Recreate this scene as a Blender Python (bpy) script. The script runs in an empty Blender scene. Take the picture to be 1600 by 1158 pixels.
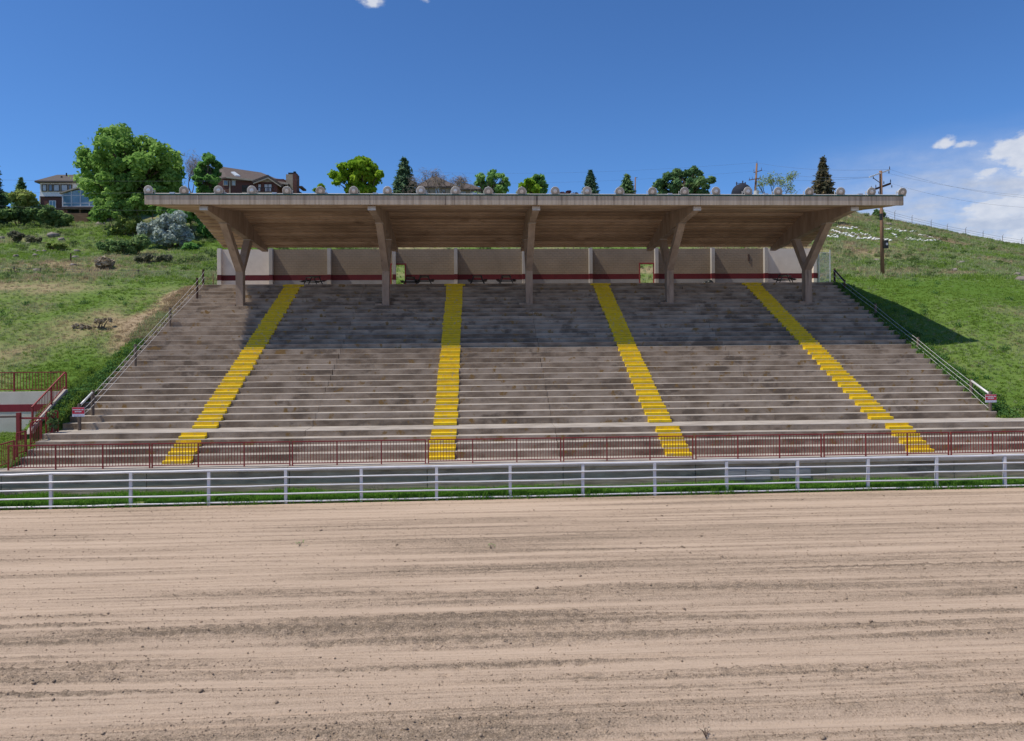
import bpy, math, random
import numpy as np
from mathutils import Vector, Matrix

random.seed(7)
rng = np.random.default_rng(7)
scene = bpy.context.scene
C = scene.collection

# ------------------------------------------------------------------ camera, sky, sun
F, CX, YH = 1130.0, 800.0, 525.0          # focal length and horizon in pixels of the 1600 px wide photograph
TH, RO, CZ = math.atan(54 / 1130), 0.0075, 7.08
RIGHT = Vector((math.cos(TH), -math.sin(TH), 0))
FWD = Vector((math.sin(TH), math.cos(TH), 0))
UP = Vector((0, 0, 1))
EX = RIGHT * math.cos(RO) - UP * math.sin(RO)
EY = RIGHT * math.sin(RO) + UP * math.cos(RO)
cam = bpy.data.cameras.new('camera')
cam_o = bpy.data.objects.new('camera', cam)
C.objects.link(cam_o)
cam.sensor_width = 36
cam.lens = 36 * F / 1600
cam.shift_y = -54 / 1600
cam.clip_start = 0.5
cam.clip_end = 3000
m = Matrix.Identity(4)
for i, v in enumerate((EX, EY, -FWD)):
    for j in range(3):
        m[j][i] = v[j]
m[2][3] = CZ
cam_o.matrix_world = m
scene.camera = cam_o

SUN = Vector((-0.50, -0.105, 0.855)).normalized()
sun = bpy.data.lights.new('sun', 'SUN')
sun.energy = 4.7
sun.angle = math.radians(0.5)
sun.color = (1.0, 0.92, 0.80)
sun_o = bpy.data.objects.new('sun', sun)
C.objects.link(sun_o)
sun_o.rotation_euler = SUN.to_track_quat('Z', 'Y').to_euler()

world = bpy.data.worlds.new('World')
scene.world = world
world.use_nodes = True


def build_world():
    nt = world.node_tree
    nt.nodes.clear()
    L = nt.links.new
    N = nt.nodes.new

    def math_(op, a, b=None, clamp=False):
        n = N('ShaderNodeMath'); n.operation = op; n.use_clamp = clamp
        for k, v in enumerate((a, b)):
            if v is None:
                continue
            if isinstance(v, (int, float)):
                n.inputs[k].default_value = v
            else:
                L(v, n.inputs[k])
        return n.outputs[0]
    out = N('ShaderNodeOutputWorld')
    bg = N('ShaderNodeBackground')
    bg.inputs[1].default_value = SKY_STRENGTH
    sky = N('ShaderNodeTexSky')
    sky.sky_type = 'NISHITA'
    sky.sun_disc = False
    sky.sun_elevation = math.asin(SUN.z)
    sky.sun_rotation = math.atan2(SUN.x, SUN.y)
    sky.altitude = 1800
    sky.air_density = 1.0
    sky.dust_density = 0.3
    sky.ozone_density = 2.0
    tc = N('ShaderNodeTexCoord')
    sep = N('ShaderNodeSeparateXYZ')
    L(tc.outputs['Generated'], sep.inputs[0])
    az = math_('ARCTAN2', sep.outputs[0], sep.outputs[1])
    el = math_('ARCSINE', sep.outputs[2])
    comb = N('ShaderNodeCombineXYZ')
    L(az, comb.inputs[0]); L(el, comb.inputs[1])
    # the drifting cumulus, in degrees of azimuth and elevation: centre, half size, weight
    clouds = [(39.0, 11.5, 3.6, 1.5, 1.1), (36.6, 10.4, 2.0, .8, .78), (46, 12.2, 6, 3.0, 1.15), (40.5, 10.0, 4.0, 1.3, 1.0), (33.8, 12.7, 1.0, 0.5, 0.74), (35.0, 12.4, 1.2, .5, .72), (37.6, 8.0, 4.4, 1.1, .95), (43, 7.6, 6, 2.0, 1.1),
              (36.5, 5.4, 8, 1.6, .95), (60, 9, 11, 3.5, 1.0), (-8.3, 24.6, 1.5, 0.75, 0.72), (-3.9, 25.0, 0.7, .5, .62), (85, 12, 14, 4, 1.0),
              (130, 16, 18, 5, .95), (-150, 14, 16, 4, .95), (-100, 20, 9, 2.4, .9)]
    mask = None
    for a0, e0, sa, se, w in clouds:
        dx = math_('MULTIPLY', math_('SUBTRACT', az, math.radians(a0)), 1 / math.radians(sa))
        dy = math_('MULTIPLY', math_('SUBTRACT', el, math.radians(e0)), 1 / math.radians(se))
        q = math_('ADD', math_('MULTIPLY', dx, dx), math_('MULTIPLY', dy, dy))
        v = math_('MULTIPLY', math_('POWER', 2.718, math_('MULTIPLY', q, -0.8)), w)
        mask = v if mask is None else math_('MAXIMUM', mask, v)

    def noise(scale, sx, sy, detail, rough=.55, lac=2.0):
        mp = N('ShaderNodeMapping'); mp.inputs['Scale'].default_value = (sx, sy, 1)
        L(comb.outputs[0], mp.inputs[0])
        n = N('ShaderNodeTexNoise'); n.inputs['Scale'].default_value = scale
        n.inputs['Detail'].default_value = detail; n.inputs['Roughness'].default_value = rough
        L(mp.outputs[0], n.inputs['Vector'])
        return n.outputs[0]
    n1 = noise(26, 1, 1.7, 9, .58)
    n2 = noise(60, 1, 1.5, 6, .6)
    dens = math_('ADD', mask, math_('MULTIPLY', math_('SUBTRACT', n1, 0.5), 1.8))
    mr = N('ShaderNodeMapRange'); mr.interpolation_type = 'SMOOTHSTEP'
    mr.inputs['From Min'].default_value = 0.42; mr.inputs['From Max'].default_value = 0.85
    L(dens, mr.inputs[0])
    cum = mr.outputs[0]
    # thin veil beneath the cumulus
    va = N('ShaderNodeMapRange'); va.interpolation_type = 'SMOOTHSTEP'
    va.inputs['From Min'].default_value = math.radians(20); va.inputs['From Max'].default_value = math.radians(36)
    L(az, va.inputs[0])
    ve = N('ShaderNodeMapRange'); ve.interpolation_type = 'SMOOTHSTEP'
    ve.inputs['From Min'].default_value = math.radians(8); ve.inputs['From Max'].default_value = math.radians(14.5)
    L(el, ve.inputs[0])
    veil = math_('MULTIPLY', math_('MULTIPLY', va.outputs[0], math_('SUBTRACT', 1.0, ve.outputs[0])),
                 math_('ADD', math_('MULTIPLY', noise(14, 1, 3.2, 7, .6), 2.3), -0.22), clamp=True)
    fac = math_('MAXIMUM', cum, veil)
    shade = N('ShaderNodeMixRGB')
    sh = math_('MULTIPLY', math_('ADD', n2, math_('MULTIPLY', cum, .45)), 0.85, clamp=True)
    L(sh, shade.inputs[0])
    shade.inputs[1].default_value = (3.6, 4.4, 6.1, 1)
    shade.inputs[2].default_value = (7.4, 7.7, 8.4, 1)
    mx = N('ShaderNodeMixRGB')
    L(math_('MULTIPLY', fac, .93), mx.inputs[0])
    hsv = N('ShaderNodeMixRGB'); hsv.blend_type = 'MULTIPLY'; hsv.inputs[0].default_value = 1
    hsv.inputs[2].default_value = (*SKY_TINT, 1)
    L(sky.outputs[0], hsv.inputs[1])
    L(hsv.outputs[0], mx.inputs[1]); L(shade.outputs[0], mx.inputs[2])
    L(mx.outputs[0], bg.inputs[0]); L(bg.outputs[0], out.inputs[0])


SKY_STRENGTH = 0.10
SKY_TINT = (.60, .97, 1.40)
build_world()
scene.view_settings.view_transform = 'Standard'
scene.view_settings.look = 'None'
scene.view_settings.exposure = 0.0
scene.view_settings.gamma = 1.0
scene.view_settings.use_curve_mapping = False


# ------------------------------------------------------------------ helpers
def ray(px, py):
    u, v = (px - CX) / F, (YH - py) / F
    return EX * u + EY * v + FWD


def at(px, py, Y):
    """the point of the place seen at a pixel of the photograph, at distance Y"""
    d = ray(px, py)
    t = Y / d.y
    return Vector((d.x * t, Y, CZ + d.z * t))


def xat(px, Y, z=CZ):
    lo = at(px, YH, Y)
    py = YH - (z - CZ) / Y * F
    return at(px, py, Y).x


def zat(px, py, Y):
    return at(px, py, Y).z


def tag(o, label=None, cat=None, group=None, kind=None):
    if label: o['label'] = label
    if cat: o['category'] = cat
    if group: o['group'] = group
    if kind: o['kind'] = kind
    return o


def thing(name, loc, label, cat, group=None):
    o = bpy.data.objects.new(name, None)
    o.empty_display_size = 0.3
    C.objects.link(o)
    o.location = loc
    return tag(o, label, cat, group)


def place(o):
    """where an object stands in the world"""
    b = Matrix.LocRotScale(o.location, o.rotation_euler, o.scale)
    return place(o.parent) @ o.matrix_parent_inverse @ b if o.parent else b


def link(name, me, parent=None, loc=None, rot=None, rel=False):
    """links a mesh as an object; its coordinates are the world's unless rel"""
    o = bpy.data.objects.new(name, me)
    C.objects.link(o)
    if loc is not None: o.location = loc
    if rot is not None: o.rotation_euler = rot
    if parent is not None:
        o.parent = parent
        if not rel:
            o.matrix_parent_inverse = place(parent).inverted()
    return o


class MB:
    def __init__(s):
        s.v, s.f, s.mi, s.cur = [], [], [], 0

    def add(s, vs, fs):
        b = len(s.v)
        s.v += [tuple(p) for p in vs]
        for f in fs:
            s.f.append(tuple(b + i for i in f)); s.mi.append(s.cur)
        return s

    def box(s, x0, y0, z0, x1, y1, z1):
        vs = [(x, y, z) for z in (z0, z1) for y in (y0, y1) for x in (x0, x1)]
        return s.add(vs, [(0, 2, 3, 1), (4, 5, 7, 6), (0, 1, 5, 4), (2, 6, 7, 3), (0, 4, 6, 2), (1, 3, 7, 5)])

    def bar(s, p, q, w, h=None, up=(0, 0, 1)):
        p, q = Vector(p), Vector(q)
        h = w if h is None else h
        d = (q - p).normalized()
        u = Vector(up)
        a = d.cross(u)
        if a.length < 1e-4: a = d.cross(Vector((0, 1, 0)))
        a.normalize(); b = a.cross(d)
        a *= w / 2; b *= h / 2
        vs = [e + x * a + y * b for e in (p, q) for x, y in ((-1, -1), (1, -1), (1, 1), (-1, 1))]
        return s.add(vs, [(0, 1, 2, 3), (7, 6, 5, 4), (0, 4, 5, 1), (1, 5, 6, 2), (2, 6, 7, 3), (3, 7, 4, 0)])

    def prism(s, poly, axis, a0, a1):
        """extrudes a 2-D polygon along 'x' (poly = y,z), 'y' (poly = x,z) or 'z' (poly = x,y)"""
        n = len(poly)
        mk = {'x': lambda p, a: (a, p[0], p[1]), 'y': lambda p, a: (p[0], a, p[1]), 'z': lambda p, a: (p[0], p[1], a)}[axis]
        vs = [mk(p, a0) for p in poly] + [mk(p, a1) for p in poly]
        fs = [tuple(range(n)), tuple(range(2 * n - 1, n - 1, -1))]
        fs += [(i, i + n, (i + 1) % n + n, (i + 1) % n) for i in range(n)]
        return s.add(vs, fs)

    def tube(s, pts, rs, n=8, cap=True):
        pts = [Vector(p) for p in pts]
        if isinstance(rs, (int, float)): rs = [rs] * len(pts)
        b0 = len(s.v)
        vs, fs = [], []
        ref = None
        for i, p in enumerate(pts):
            d = (pts[min(i + 1, len(pts) - 1)] - pts[max(i - 1, 0)]).normalized()
            if ref is None:
                ref = d.cross(Vector((0.31, 0.2, 0.93)))
                if ref.length < .05: ref = d.cross(Vector((1, 0, 0)))
            a = (ref - d * ref.dot(d)).normalized(); ref = a
            b = d.cross(a)
            for k in range(n):
                t = 2 * math.pi * k / n
                vs.append(p + (a * math.cos(t) + b * math.sin(t)) * rs[i])
        for i in range(len(pts) - 1):
            for k in range(n):
                fs.append((i * n + k, i * n + (k + 1) % n, (i + 1) * n + (k + 1) % n, (i + 1) * n + k))
        if cap:
            fs.append(tuple(range(n - 1, -1, -1)))
            fs.append(tuple((len(pts) - 1) * n + k for k in range(n)))
        return s.add(vs, fs)

    def lathe(s, prof, n=16, axis='y'):
        """prof: (radius, position along axis)"""
        vs, fs = [], []
        for r, a in prof:
            for k in range(n):
                t = 2 * math.pi * k / n
                c, d = r * math.cos(t), r * math.sin(t)
                vs.append((c, a, d) if axis == 'y' else (c, d, a))
        for i in range(len(prof) - 1):
            for k in range(n):
                fs.append((i * n + k, i * n + (k + 1) % n, (i + 1) * n + (k + 1) % n, (i + 1) * n + k))
        return s.add(vs, fs)

    def mesh(s, name, mats, smooth=False):
        me = bpy.data.meshes.new(name)
        me.from_pydata(s.v, [], s.f)
        mats = mats if isinstance(mats, (list, tuple)) else [mats]
        for m_ in mats: me.materials.append(m_)
        if len(mats) > 1: me.polygons.foreach_set('material_index', s.mi)
        if smooth:
            me.polygons.foreach_set('use_smooth', [True] * len(me.polygons))
        me.update()
        return me

    def build(s, name, mats, parent=None, smooth=False, loc=None, rel=False):
        return link(name, s.mesh(name, mats, smooth), parent, loc, None, rel)


def np_mesh(name, V, Fq, mats, smooth=False, attr=None):
    """mesh from numpy arrays of vertices and equal-sized faces; attr: name -> (domain, values)"""
    me = bpy.data.meshes.new(name)
    V = np.asarray(V, np.float32); Fq = np.asarray(Fq, np.int32)
    k = Fq.shape[1]
    me.vertices.add(len(V)); me.vertices.foreach_set('co', V.ravel())
    me.loops.add(Fq.size); me.loops.foreach_set('vertex_index', Fq.ravel())
    me.polygons.add(len(Fq)); me.polygons.foreach_set('loop_start', np.arange(0, Fq.size, k, dtype=np.int32))
    for m_ in (mats if isinstance(mats, (list, tuple)) else [mats]): me.materials.append(m_)
    if smooth: me.polygons.foreach_set('use_smooth', np.ones(len(Fq), bool))
    me.update(calc_edges=True)
    for nm, (dom, val) in (attr or {}).items():
        a = me.attributes.new(nm, 'FLOAT', dom)
        a.data.foreach_set('value', np.asarray(val, np.float32))
    return me


def vnoise(x, y, seed=0):
    """smooth lattice noise in [0, 1]"""
    x = np.asarray(x, float); y = np.asarray(y, float)
    xi, yi = np.floor(x).astype(np.int64), np.floor(y).astype(np.int64)
    fx, fy = x - xi, y - yi
    fx = fx * fx * (3 - 2 * fx); fy = fy * fy * (3 - 2 * fy)

    def h(a, b):
        n = (a * 374761393 + b * 668265263 + seed * 982451653) & 0xffffffff
        n = ((n ^ (n >> 13)) * 1274126177) & 0xffffffff
        return ((n ^ (n >> 16)) & 0xffff) / 65535.0
    return (h(xi, yi) * (1 - fx) + h(xi + 1, yi) * fx) * (1 - fy) + (h(xi, yi + 1) * (1 - fx) + h(xi + 1, yi + 1) * fx) * fy


def fbm(x, y, o=4, seed=0):
    t, a, n = 0, .5, 0
    for k in range(o):
        t = t + a * vnoise(x * 2 ** k, y * 2 ** k, seed + k * 17); n += a; a *= .5
    return t / n


def sstep(a, b, x):
    t = np.clip((np.asarray(x, float) - a) / (b - a), 0, 1)
    return t * t * (3 - 2 * t)


# ------------------------------------------------------------------ materials
def material(name, ramp, scale=2.0, stretch=(1, 1, 1), detail=6, rough=.85, metal=0, bump=.15, bscale=30, bstretch=(1, 1, 1),
             stain=None, var=0.0, spec=.3, coords='world', attr=None, stain2=None):
    """procedural surface: a colour ramp over noise, optional stains (scale, stretch, lo, hi, colour), fine bump"""
    m_ = bpy.data.materials.new(name)
    m_.use_nodes = True
    nt = m_.node_tree; N, L = nt.nodes.new, nt.links.new
    bs = nt.nodes['Principled BSDF']
    bs.inputs['Roughness'].default_value = rough
    bs.inputs['Metallic'].default_value = metal
    bs.inputs['Specular IOR Level'].default_value = spec
    if coords == 'world':
        src = N('ShaderNodeNewGeometry').outputs['Position']
    else:
        src = N('ShaderNodeTexCoord').outputs['Object']

    def noise(sc, st, det=6, rg=.55):
        mp = N('ShaderNodeMapping'); mp.inputs['Scale'].default_value = st
        L(src, mp.inputs[0])
        n = N('ShaderNodeTexNoise'); n.inputs['Scale'].default_value = sc; n.inputs['Detail'].default_value = det
        n.inputs['Roughness'].default_value = rg
        L(mp.outputs[0], n.inputs['Vector'])
        return n.outputs[0]
    if attr:
        a = N('ShaderNodeAttribute'); a.attribute_name = attr
        f0 = a.outputs['Fac']
        if var:
            add = N('ShaderNodeMath'); add.operation = 'MULTIPLY_ADD'
            L(noise(scale, stretch, detail), add.inputs[0]); add.inputs[1].default_value = var
            sub = N('ShaderNodeMath'); sub.operation = 'SUBTRACT'; L(f0, sub.inputs[0]); sub.inputs[1].default_value = var / 2
            L(sub.outputs[0], add.inputs[2]); f0 = add.outputs[0]
    else:
        f0 = noise(scale, stretch, detail)
        if var:
            oi = N('ShaderNodeObjectInfo')
            add = N('ShaderNodeMath'); add.operation = 'MULTIPLY_ADD'
            L(oi.outputs['Random'], add.inputs[0]); add.inputs[1].default_value = var
            sub = N('ShaderNodeMath'); sub.operation = 'SUBTRACT'; L(f0, sub.inputs[0]); sub.inputs[1].default_value = var / 2
            L(sub.outputs[0], add.inputs[2]); f0 = add.outputs[0]
    cr = N('ShaderNodeValToRGB')
    e = cr.color_ramp.elements
    while len(e) < len(ramp): e.new(.5)
    for k, (p, c) in enumerate(ramp):
        e[k].position = p; e[k].color = (*c, 1)
    L(f0, cr.inputs[0])
    col = cr.outputs[0]
    for st in (stain, stain2):
        if not st: continue
        sc, ss, lo, hi, sc_col = st
        mr = N('ShaderNodeMapRange'); mr.interpolation_type = 'SMOOTHSTEP'
        mr.inputs['From Min'].default_value = lo; mr.inputs['From Max'].default_value = hi
        L(noise(sc, ss, 8, .62), mr.inputs[0])
        mx = N('ShaderNodeMixRGB'); L(mr.outputs[0], mx.inputs[0]); L(col, mx.inputs[1]); mx.inputs[2].default_value = (*sc_col, 1)
        col = mx.outputs[0]
    L(col, bs.inputs['Base Color'])
    if bump:
        b = N('ShaderNodeBump'); b.inputs['Strength'].default_value = bump; b.inputs['Distance'].default_value = .05
        L(noise(bscale, bstretch, 5), b.inputs['Height'])
        L(b.outputs[0], bs.inputs['Normal'])
    return m_


def leaf_material(name, ramp, transl=.35, rnd=False):
    m_ = bpy.data.materials.new(name)
    m_.use_nodes = True
    nt = m_.node_tree; N, L = nt.nodes.new, nt.links.new
    nt.nodes.remove(nt.nodes['Principled BSDF'])
    if rnd:
        f0 = N('ShaderNodeObjectInfo').outputs['Random']
    else:
        a = N('ShaderNodeAttribute'); a.attribute_name = 'tint'; f0 = a.outputs['Fac']
    cr = N('ShaderNodeValToRGB'); e = cr.color_ramp.elements
    while len(e) < len(ramp): e.new(.5)
    for k, (p, c) in enumerate(ramp):
        e[k].position = p; e[k].color = (*c, 1)
    L(f0, cr.inputs[0])
    d = N('ShaderNodeBsdfDiffuse'); t = N('ShaderNodeBsdfTranslucent'); mx = N('ShaderNodeMixShader')
    L(cr.outputs[0], d.inputs[0]); L(cr.outputs[0], t.inputs[0])
    mx.inputs[0].default_value = transl
    L(d.outputs[0], mx.inputs[1]); L(t.outputs[0], mx.inputs[2])
    L(mx.outputs[0], nt.nodes['Material Output'].inputs[0])
    return m_


M = {}
M['tread'] = material('worn_sunlit_tread', [(.3, (.26, .228, .195)), (.55, (.395, .355, .31)), (.8, (.47, .43, .385))], 2.2, (.4, 1, 1), var=.12, bump=.1,
                      stain=(2.2, (1, 1, 1), .60, .74, (.27, .24, .21)))  # wear, plus the brightness of overhead sun put into the colour
M['riser'] = material('stained_shaded_riser', [(.28, (.15, .108, .074)), (.44, (.255, .192, .136)), (.56, (.345, .268, .196)), (.74, (.43, .345, .262))], 1.7, (.45, 1, 1), 9, var=.16,
                      bump=.25, bscale=9, bstretch=(1, 1, .3), stain=(.55, (1, .6, 1.6), .53, .66, (.15, .112, .08)), stain2=(1.6, (1, 1, .9), .575, .67, (.235, .142, .052)))  # stains, over a base darkened for the grazing light on risers
M['concrete'] = material('weathered_concrete', [(.3, (.25, .19, .145)), (.6, (.355, .28, .218)), (.8, (.42, .335, .265))], 1.6, (1, 1, .35), bump=.15,
                         stain=(3, (1, 1, .12), .58, .75, (.14, .112, .09)))
M['fascia'] = material('streaked_concrete_fascia', [(.3, (.28, .225, .165)), (.55, (.46, .39, .30)), (.8, (.54, .465, .37))], 4.5, (1, .3, .03), bump=.12, bscale=14, bstretch=(1, 1, .05),
                       stain=(2.3, (1, .3, .04), .60, .70, (.13, .10, .075)))
M['soffit'] = material('brown_board_marked_soffit', [(.3, (.30, .215, .145)), (.6, (.44, .325, .228)), (.8, (.52, .395, .285))], 1.1, (.5, .5, .5), var=.5, bump=.25, bscale=10, bstretch=(.2, 1, 1),
                       stain=(.6, (1, 1, 1), .56, .74, (.23, .16, .105)))
M['wallconc'] = material('dark_damp_concrete', [(.3, (.27, .205, .14)), (.55, (.44, .345, .24)), (.8, (.54, .44, .315))], 1.4, (.6, 1, 2.2), bump=.35, bscale=5, bstretch=(.15, 1, 3), var=.15,
                         stain=(.9, (.5, 1, 1.2), .56, .70, (.19, .148, .11)))
M['yellow'] = material('yellow_step_paint', [(.3, (.64, .43, .012)), (.6, (.76, .53, .012)), (.8, (.80, .57, .02))], 3, var=.12, rough=.6, bump=.1, spec=.3,
                       stain=(5, (1, 1, 1), .55, .68, (.50, .39, .17)))
M['red'] = material('dark_red_paint', [(.3, (.20, .028, .028)), (.7, (.29, .042, .042))], 3, rough=.5, bump=0, stain=(6, (1, 1, 1), .7, .8, (.13, .04, .03)))
M['redband'] = material('lighter_red_band', [(.3, (.22, .022, .03)), (.7, (.28, .032, .042))], 2, rough=.7, bump=.05)  # lighter copy of the stripe red, for the wall outside the roof
M['redwall'] = material('shaded_red_stripe', [(.3, (.085, .008, .012)), (.7, (.115, .012, .016))], 2, rough=.7, bump=.05)  # stripe red darkened for the shade under the roof
M['white'] = material('white_rail_paint', [(.3, (.54, .55, .58)), (.7, (.66, .66, .68))], 2, rough=.35, bump=0, stain=(7, (1, 1, 1), .68, .8, (.5, .47, .44)), spec=.5)
M['steel'] = material('galvanized_steel', [(.3, (.42, .43, .45)), (.7, (.62, .63, .65))], 3, rough=.4, metal=.5, bump=0)
M['cable'] = material('bright_steel_cable', [(.3, (.55, .55, .54)), (.7, (.72, .72, .70))], 3, rough=.45, metal=.2, bump=0)
M['wood'] = material('weathered_post_wood', [(.3, (.10, .075, .06)), (.7, (.19, .15, .12))], 4, (3, 3, .3), bump=.3, bscale=20, bstretch=(2, 2, .2))
M['darkwood'] = material('dark_post_wood', [(.3, (.045, .024, .018)), (.7, (.09, .05, .038))], 4, (3, 3, .3), bump=.3, bscale=20, bstretch=(2, 2, .2))
M['pole'] = material('brown_utility_pole', [(.3, (.16, .09, .055)), (.7, (.28, .165, .10))], 3, (3, 3, .2), bump=.2, bscale=20, bstretch=(2, 2, .1))
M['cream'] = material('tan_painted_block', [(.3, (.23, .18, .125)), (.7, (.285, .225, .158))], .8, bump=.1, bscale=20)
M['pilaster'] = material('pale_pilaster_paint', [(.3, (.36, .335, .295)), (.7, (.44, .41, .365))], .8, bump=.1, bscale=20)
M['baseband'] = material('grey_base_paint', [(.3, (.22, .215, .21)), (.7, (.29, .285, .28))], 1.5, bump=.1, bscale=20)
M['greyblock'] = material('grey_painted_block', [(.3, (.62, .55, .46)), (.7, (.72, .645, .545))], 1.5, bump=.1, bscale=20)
M['black'] = material('black_metal', [(.3, (.012, .014, .015)), (.7, (.025, .03, .03))], 3, rough=.5, bump=0)
M['green'] = material('dark_green_flashing', [(.3, (.008, .045, .035)), (.7, (.015, .075, .06))], 3, rough=.5, bump=0)
M['lampwhite'] = material('lamp_housing_white', [(.3, (.50, .49, .46)), (.7, (.64, .63, .60))], 4, rough=.4, bump=0, coords='obj')
M['lens'] = material('dusty_lamp_lens', [(.3, (.26, .235, .195)), (.7, (.37, .335, .285))], 5, rough=.2, bump=0, spec=.6, coords='obj')
M['lensin'] = material('lens_highlight', [(.3, (.5, .49, .47)), (.7, (.68, .67, .66))], 6, rough=.25, bump=0, metal=.4, coords='obj')
M['bark'] = material('grey_brown_bark', [(.3, (.07, .055, .042)), (.7, (.15, .12, .095))], 3, (2, 2, .4), bump=.3)
M['twig'] = material('grey_twigs', [(.3, (.11, .09, .075)), (.7, (.18, .15, .125))], 3, bump=0)
M['rock'] = material('grey_brown_rock', [(.3, (.16, .13, .11)), (.7, (.33, .29, .26))], 3, bump=.4, bscale=8)
M['whiterock'] = material('whitewashed_rock', [(.3, (.70, .70, .70)), (.7, (.82, .82, .81))], 3, bump=.3, bscale=8)
M['signred'] = material('sign_red', [(.3, (.50, .018, .045)), (.7, (.56, .025, .055))], 3, rough=.4, bump=0)
M['signwhite'] = material('sign_white', [(.3, (.66, .66, .72)), (.7, (.75, .75, .80))], 3, rough=.4, bump=0)
M['glass'] = material('window_glass', [(.3, (.10, .14, .17)), (.7, (.2, .26, .31))], 1.2, rough=.08, bump=0, spec=.9)
M['blind'] = material('window_blind', [(.3, (.42, .46, .5)), (.7, (.55, .6, .64))], 1.5, rough=.3, bump=0)
M['aqua'] = material('sunroom_glass', [(.3, (.10, .2, .26)), (.7, (.24, .38, .46))], 1.0, rough=.1, bump=0, spec=.8)
M['siding'] = material('pale_siding', [(.3, (.80, .79, .78)), (.7, (.88, .87, .86))], 2, (1, 1, 6), bump=.1)
M['brick'] = material('red_brown_brick', [(.3, (.10, .042, .034)), (.7, (.18, .085, .07))], 6, (1, 1, 2.5), bump=.2)
M['shingle'] = material('brown_shingles', [(.3, (.075, .057, .05)), (.7, (.135, .108, .097))], 5, (1, 1, 3), bump=.3)
M['shingle2'] = material('grey_shingles', [(.3, (.07, .06, .052)), (.7, (.12, .102, .09))], 5, (1, 1, 3), bump=.3)
M['trim'] = material('tan_trim', [(.3, (.36, .31, .24)), (.7, (.46, .41, .33))], 2, bump=0)
M['tan'] = material('tan_stucco', [(.3, (.34, .28, .2)), (.7, (.44, .37, .28))], 2, bump=.1)
M['timber'] = material('brown_timber', [(.3, (.17, .095, .055)), (.7, (.31, .19, .115))], 2, (.5, 1, 5), bump=.2)
M['wire'] = material('dark_wire', [(.3, (.10, .11, .13)), (.7, (.15, .16, .18))], 2, bump=0)
M['tank'] = material('dark_blue_tank', [(.3, (.016, .019, .03)), (.7, (.024, .028, .042))], 2, rough=.9, bump=0)
M['insul'] = material('dark_insulator', [(.3, (.05, .04, .05)), (.7, (.09, .075, .085))], 2, rough=.3, bump=0)

LG = lambda n, a, b, c, t=.52: leaf_material(n, [(0, a), (.5, b), (1, c)], t)
M['leaf_big'] = LG('cottonwood_leaves', (0.132, 0.247, 0.0575), (0.241, 0.42, 0.103), (0.356, 0.54, 0.161))
M['leaf_dark'] = LG('dark_green_leaves', (0.0686, 0.179, 0.0597), (0.166, 0.363, 0.102), (0.319, 0.555, 0.15))
M['leaf_lime'] = LG('lime_green_leaves', (0.113, 0.239, 0.0239), (0.253, 0.428, 0.0376), (0.414, 0.581, 0.0683))
M['leaf_mid'] = LG('mid_green_leaves', (0.113, 0.253, 0.0842), (0.24, 0.433, 0.14), (0.42, 0.618, 0.224))
M['leaf_olive'] = LG('yellow_green_leaves', (0.15, 0.226, 0.0566), (0.298, 0.384, 0.113), (0.498, 0.566, 0.193))
M['leaf_silver'] = LG('silver_leaves', (0.241, 0.294, 0.25), (0.414, 0.483, 0.422), (0.621, 0.69, 0.621), .25)
M['leaf_bush'] = LG('bush_leaves', (0.0835, 0.166, 0.066), (0.19, 0.304, 0.115), (0.381, 0.494, 0.199))
M['leaf_purple'] = LG('purple_leaves', (0.072, 0.0317, 0.0432), (0.13, 0.0648, 0.072), (0.202, 0.115, 0.108))
M['leaf_brush'] = LG('dry_brush', (0.246, 0.205, 0.151), (0.41, 0.356, 0.27), (0.616, 0.54, 0.41), .15)
M['needle'] = LG('spruce_needles', (0.0511, 0.121, 0.078), (0.102, 0.194, 0.121), (0.233, 0.319, 0.177), .35)
M['needle_brown'] = LG('brownish_needles', (0.0618, 0.0786, 0.0562), (0.139, 0.14, 0.0899), (0.309, 0.239, 0.14), .35)
M['needle_pine'] = LG('pine_needles', (0.0635, 0.144, 0.068), (0.145, 0.256, 0.113), (0.294, 0.415, 0.169), .35)
M['patch'] = material('grey_overpaint', [(.3, (.30, .29, .29)), (.7, (.40, .39, .385))], 2, (1, 1, 3), bump=.3, bscale=6, bstretch=(.2, 1, 3))
M['leaf_twig'] = leaf_material('fine_twigs', [(0, (.22, .19, .165)), (.5, (.30, .26, .23)), (1, (.40, .35, .31))], .3)
M['leaf_sage'] = LG('grey_green_sage', (.13, .145, .09), (.21, .22, .145), (.3, .30, .21))

# ------------------------------------------------------------------ the lie of the land
XL, XR = -21.3, 28.3                 # side edges of the terraces
T_, R_ = 0.64, 0.30                  # going and rise of one row
LIP0_Y, LIP0_Z = 56.1, 11.16         # nosing of the topmost row


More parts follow.
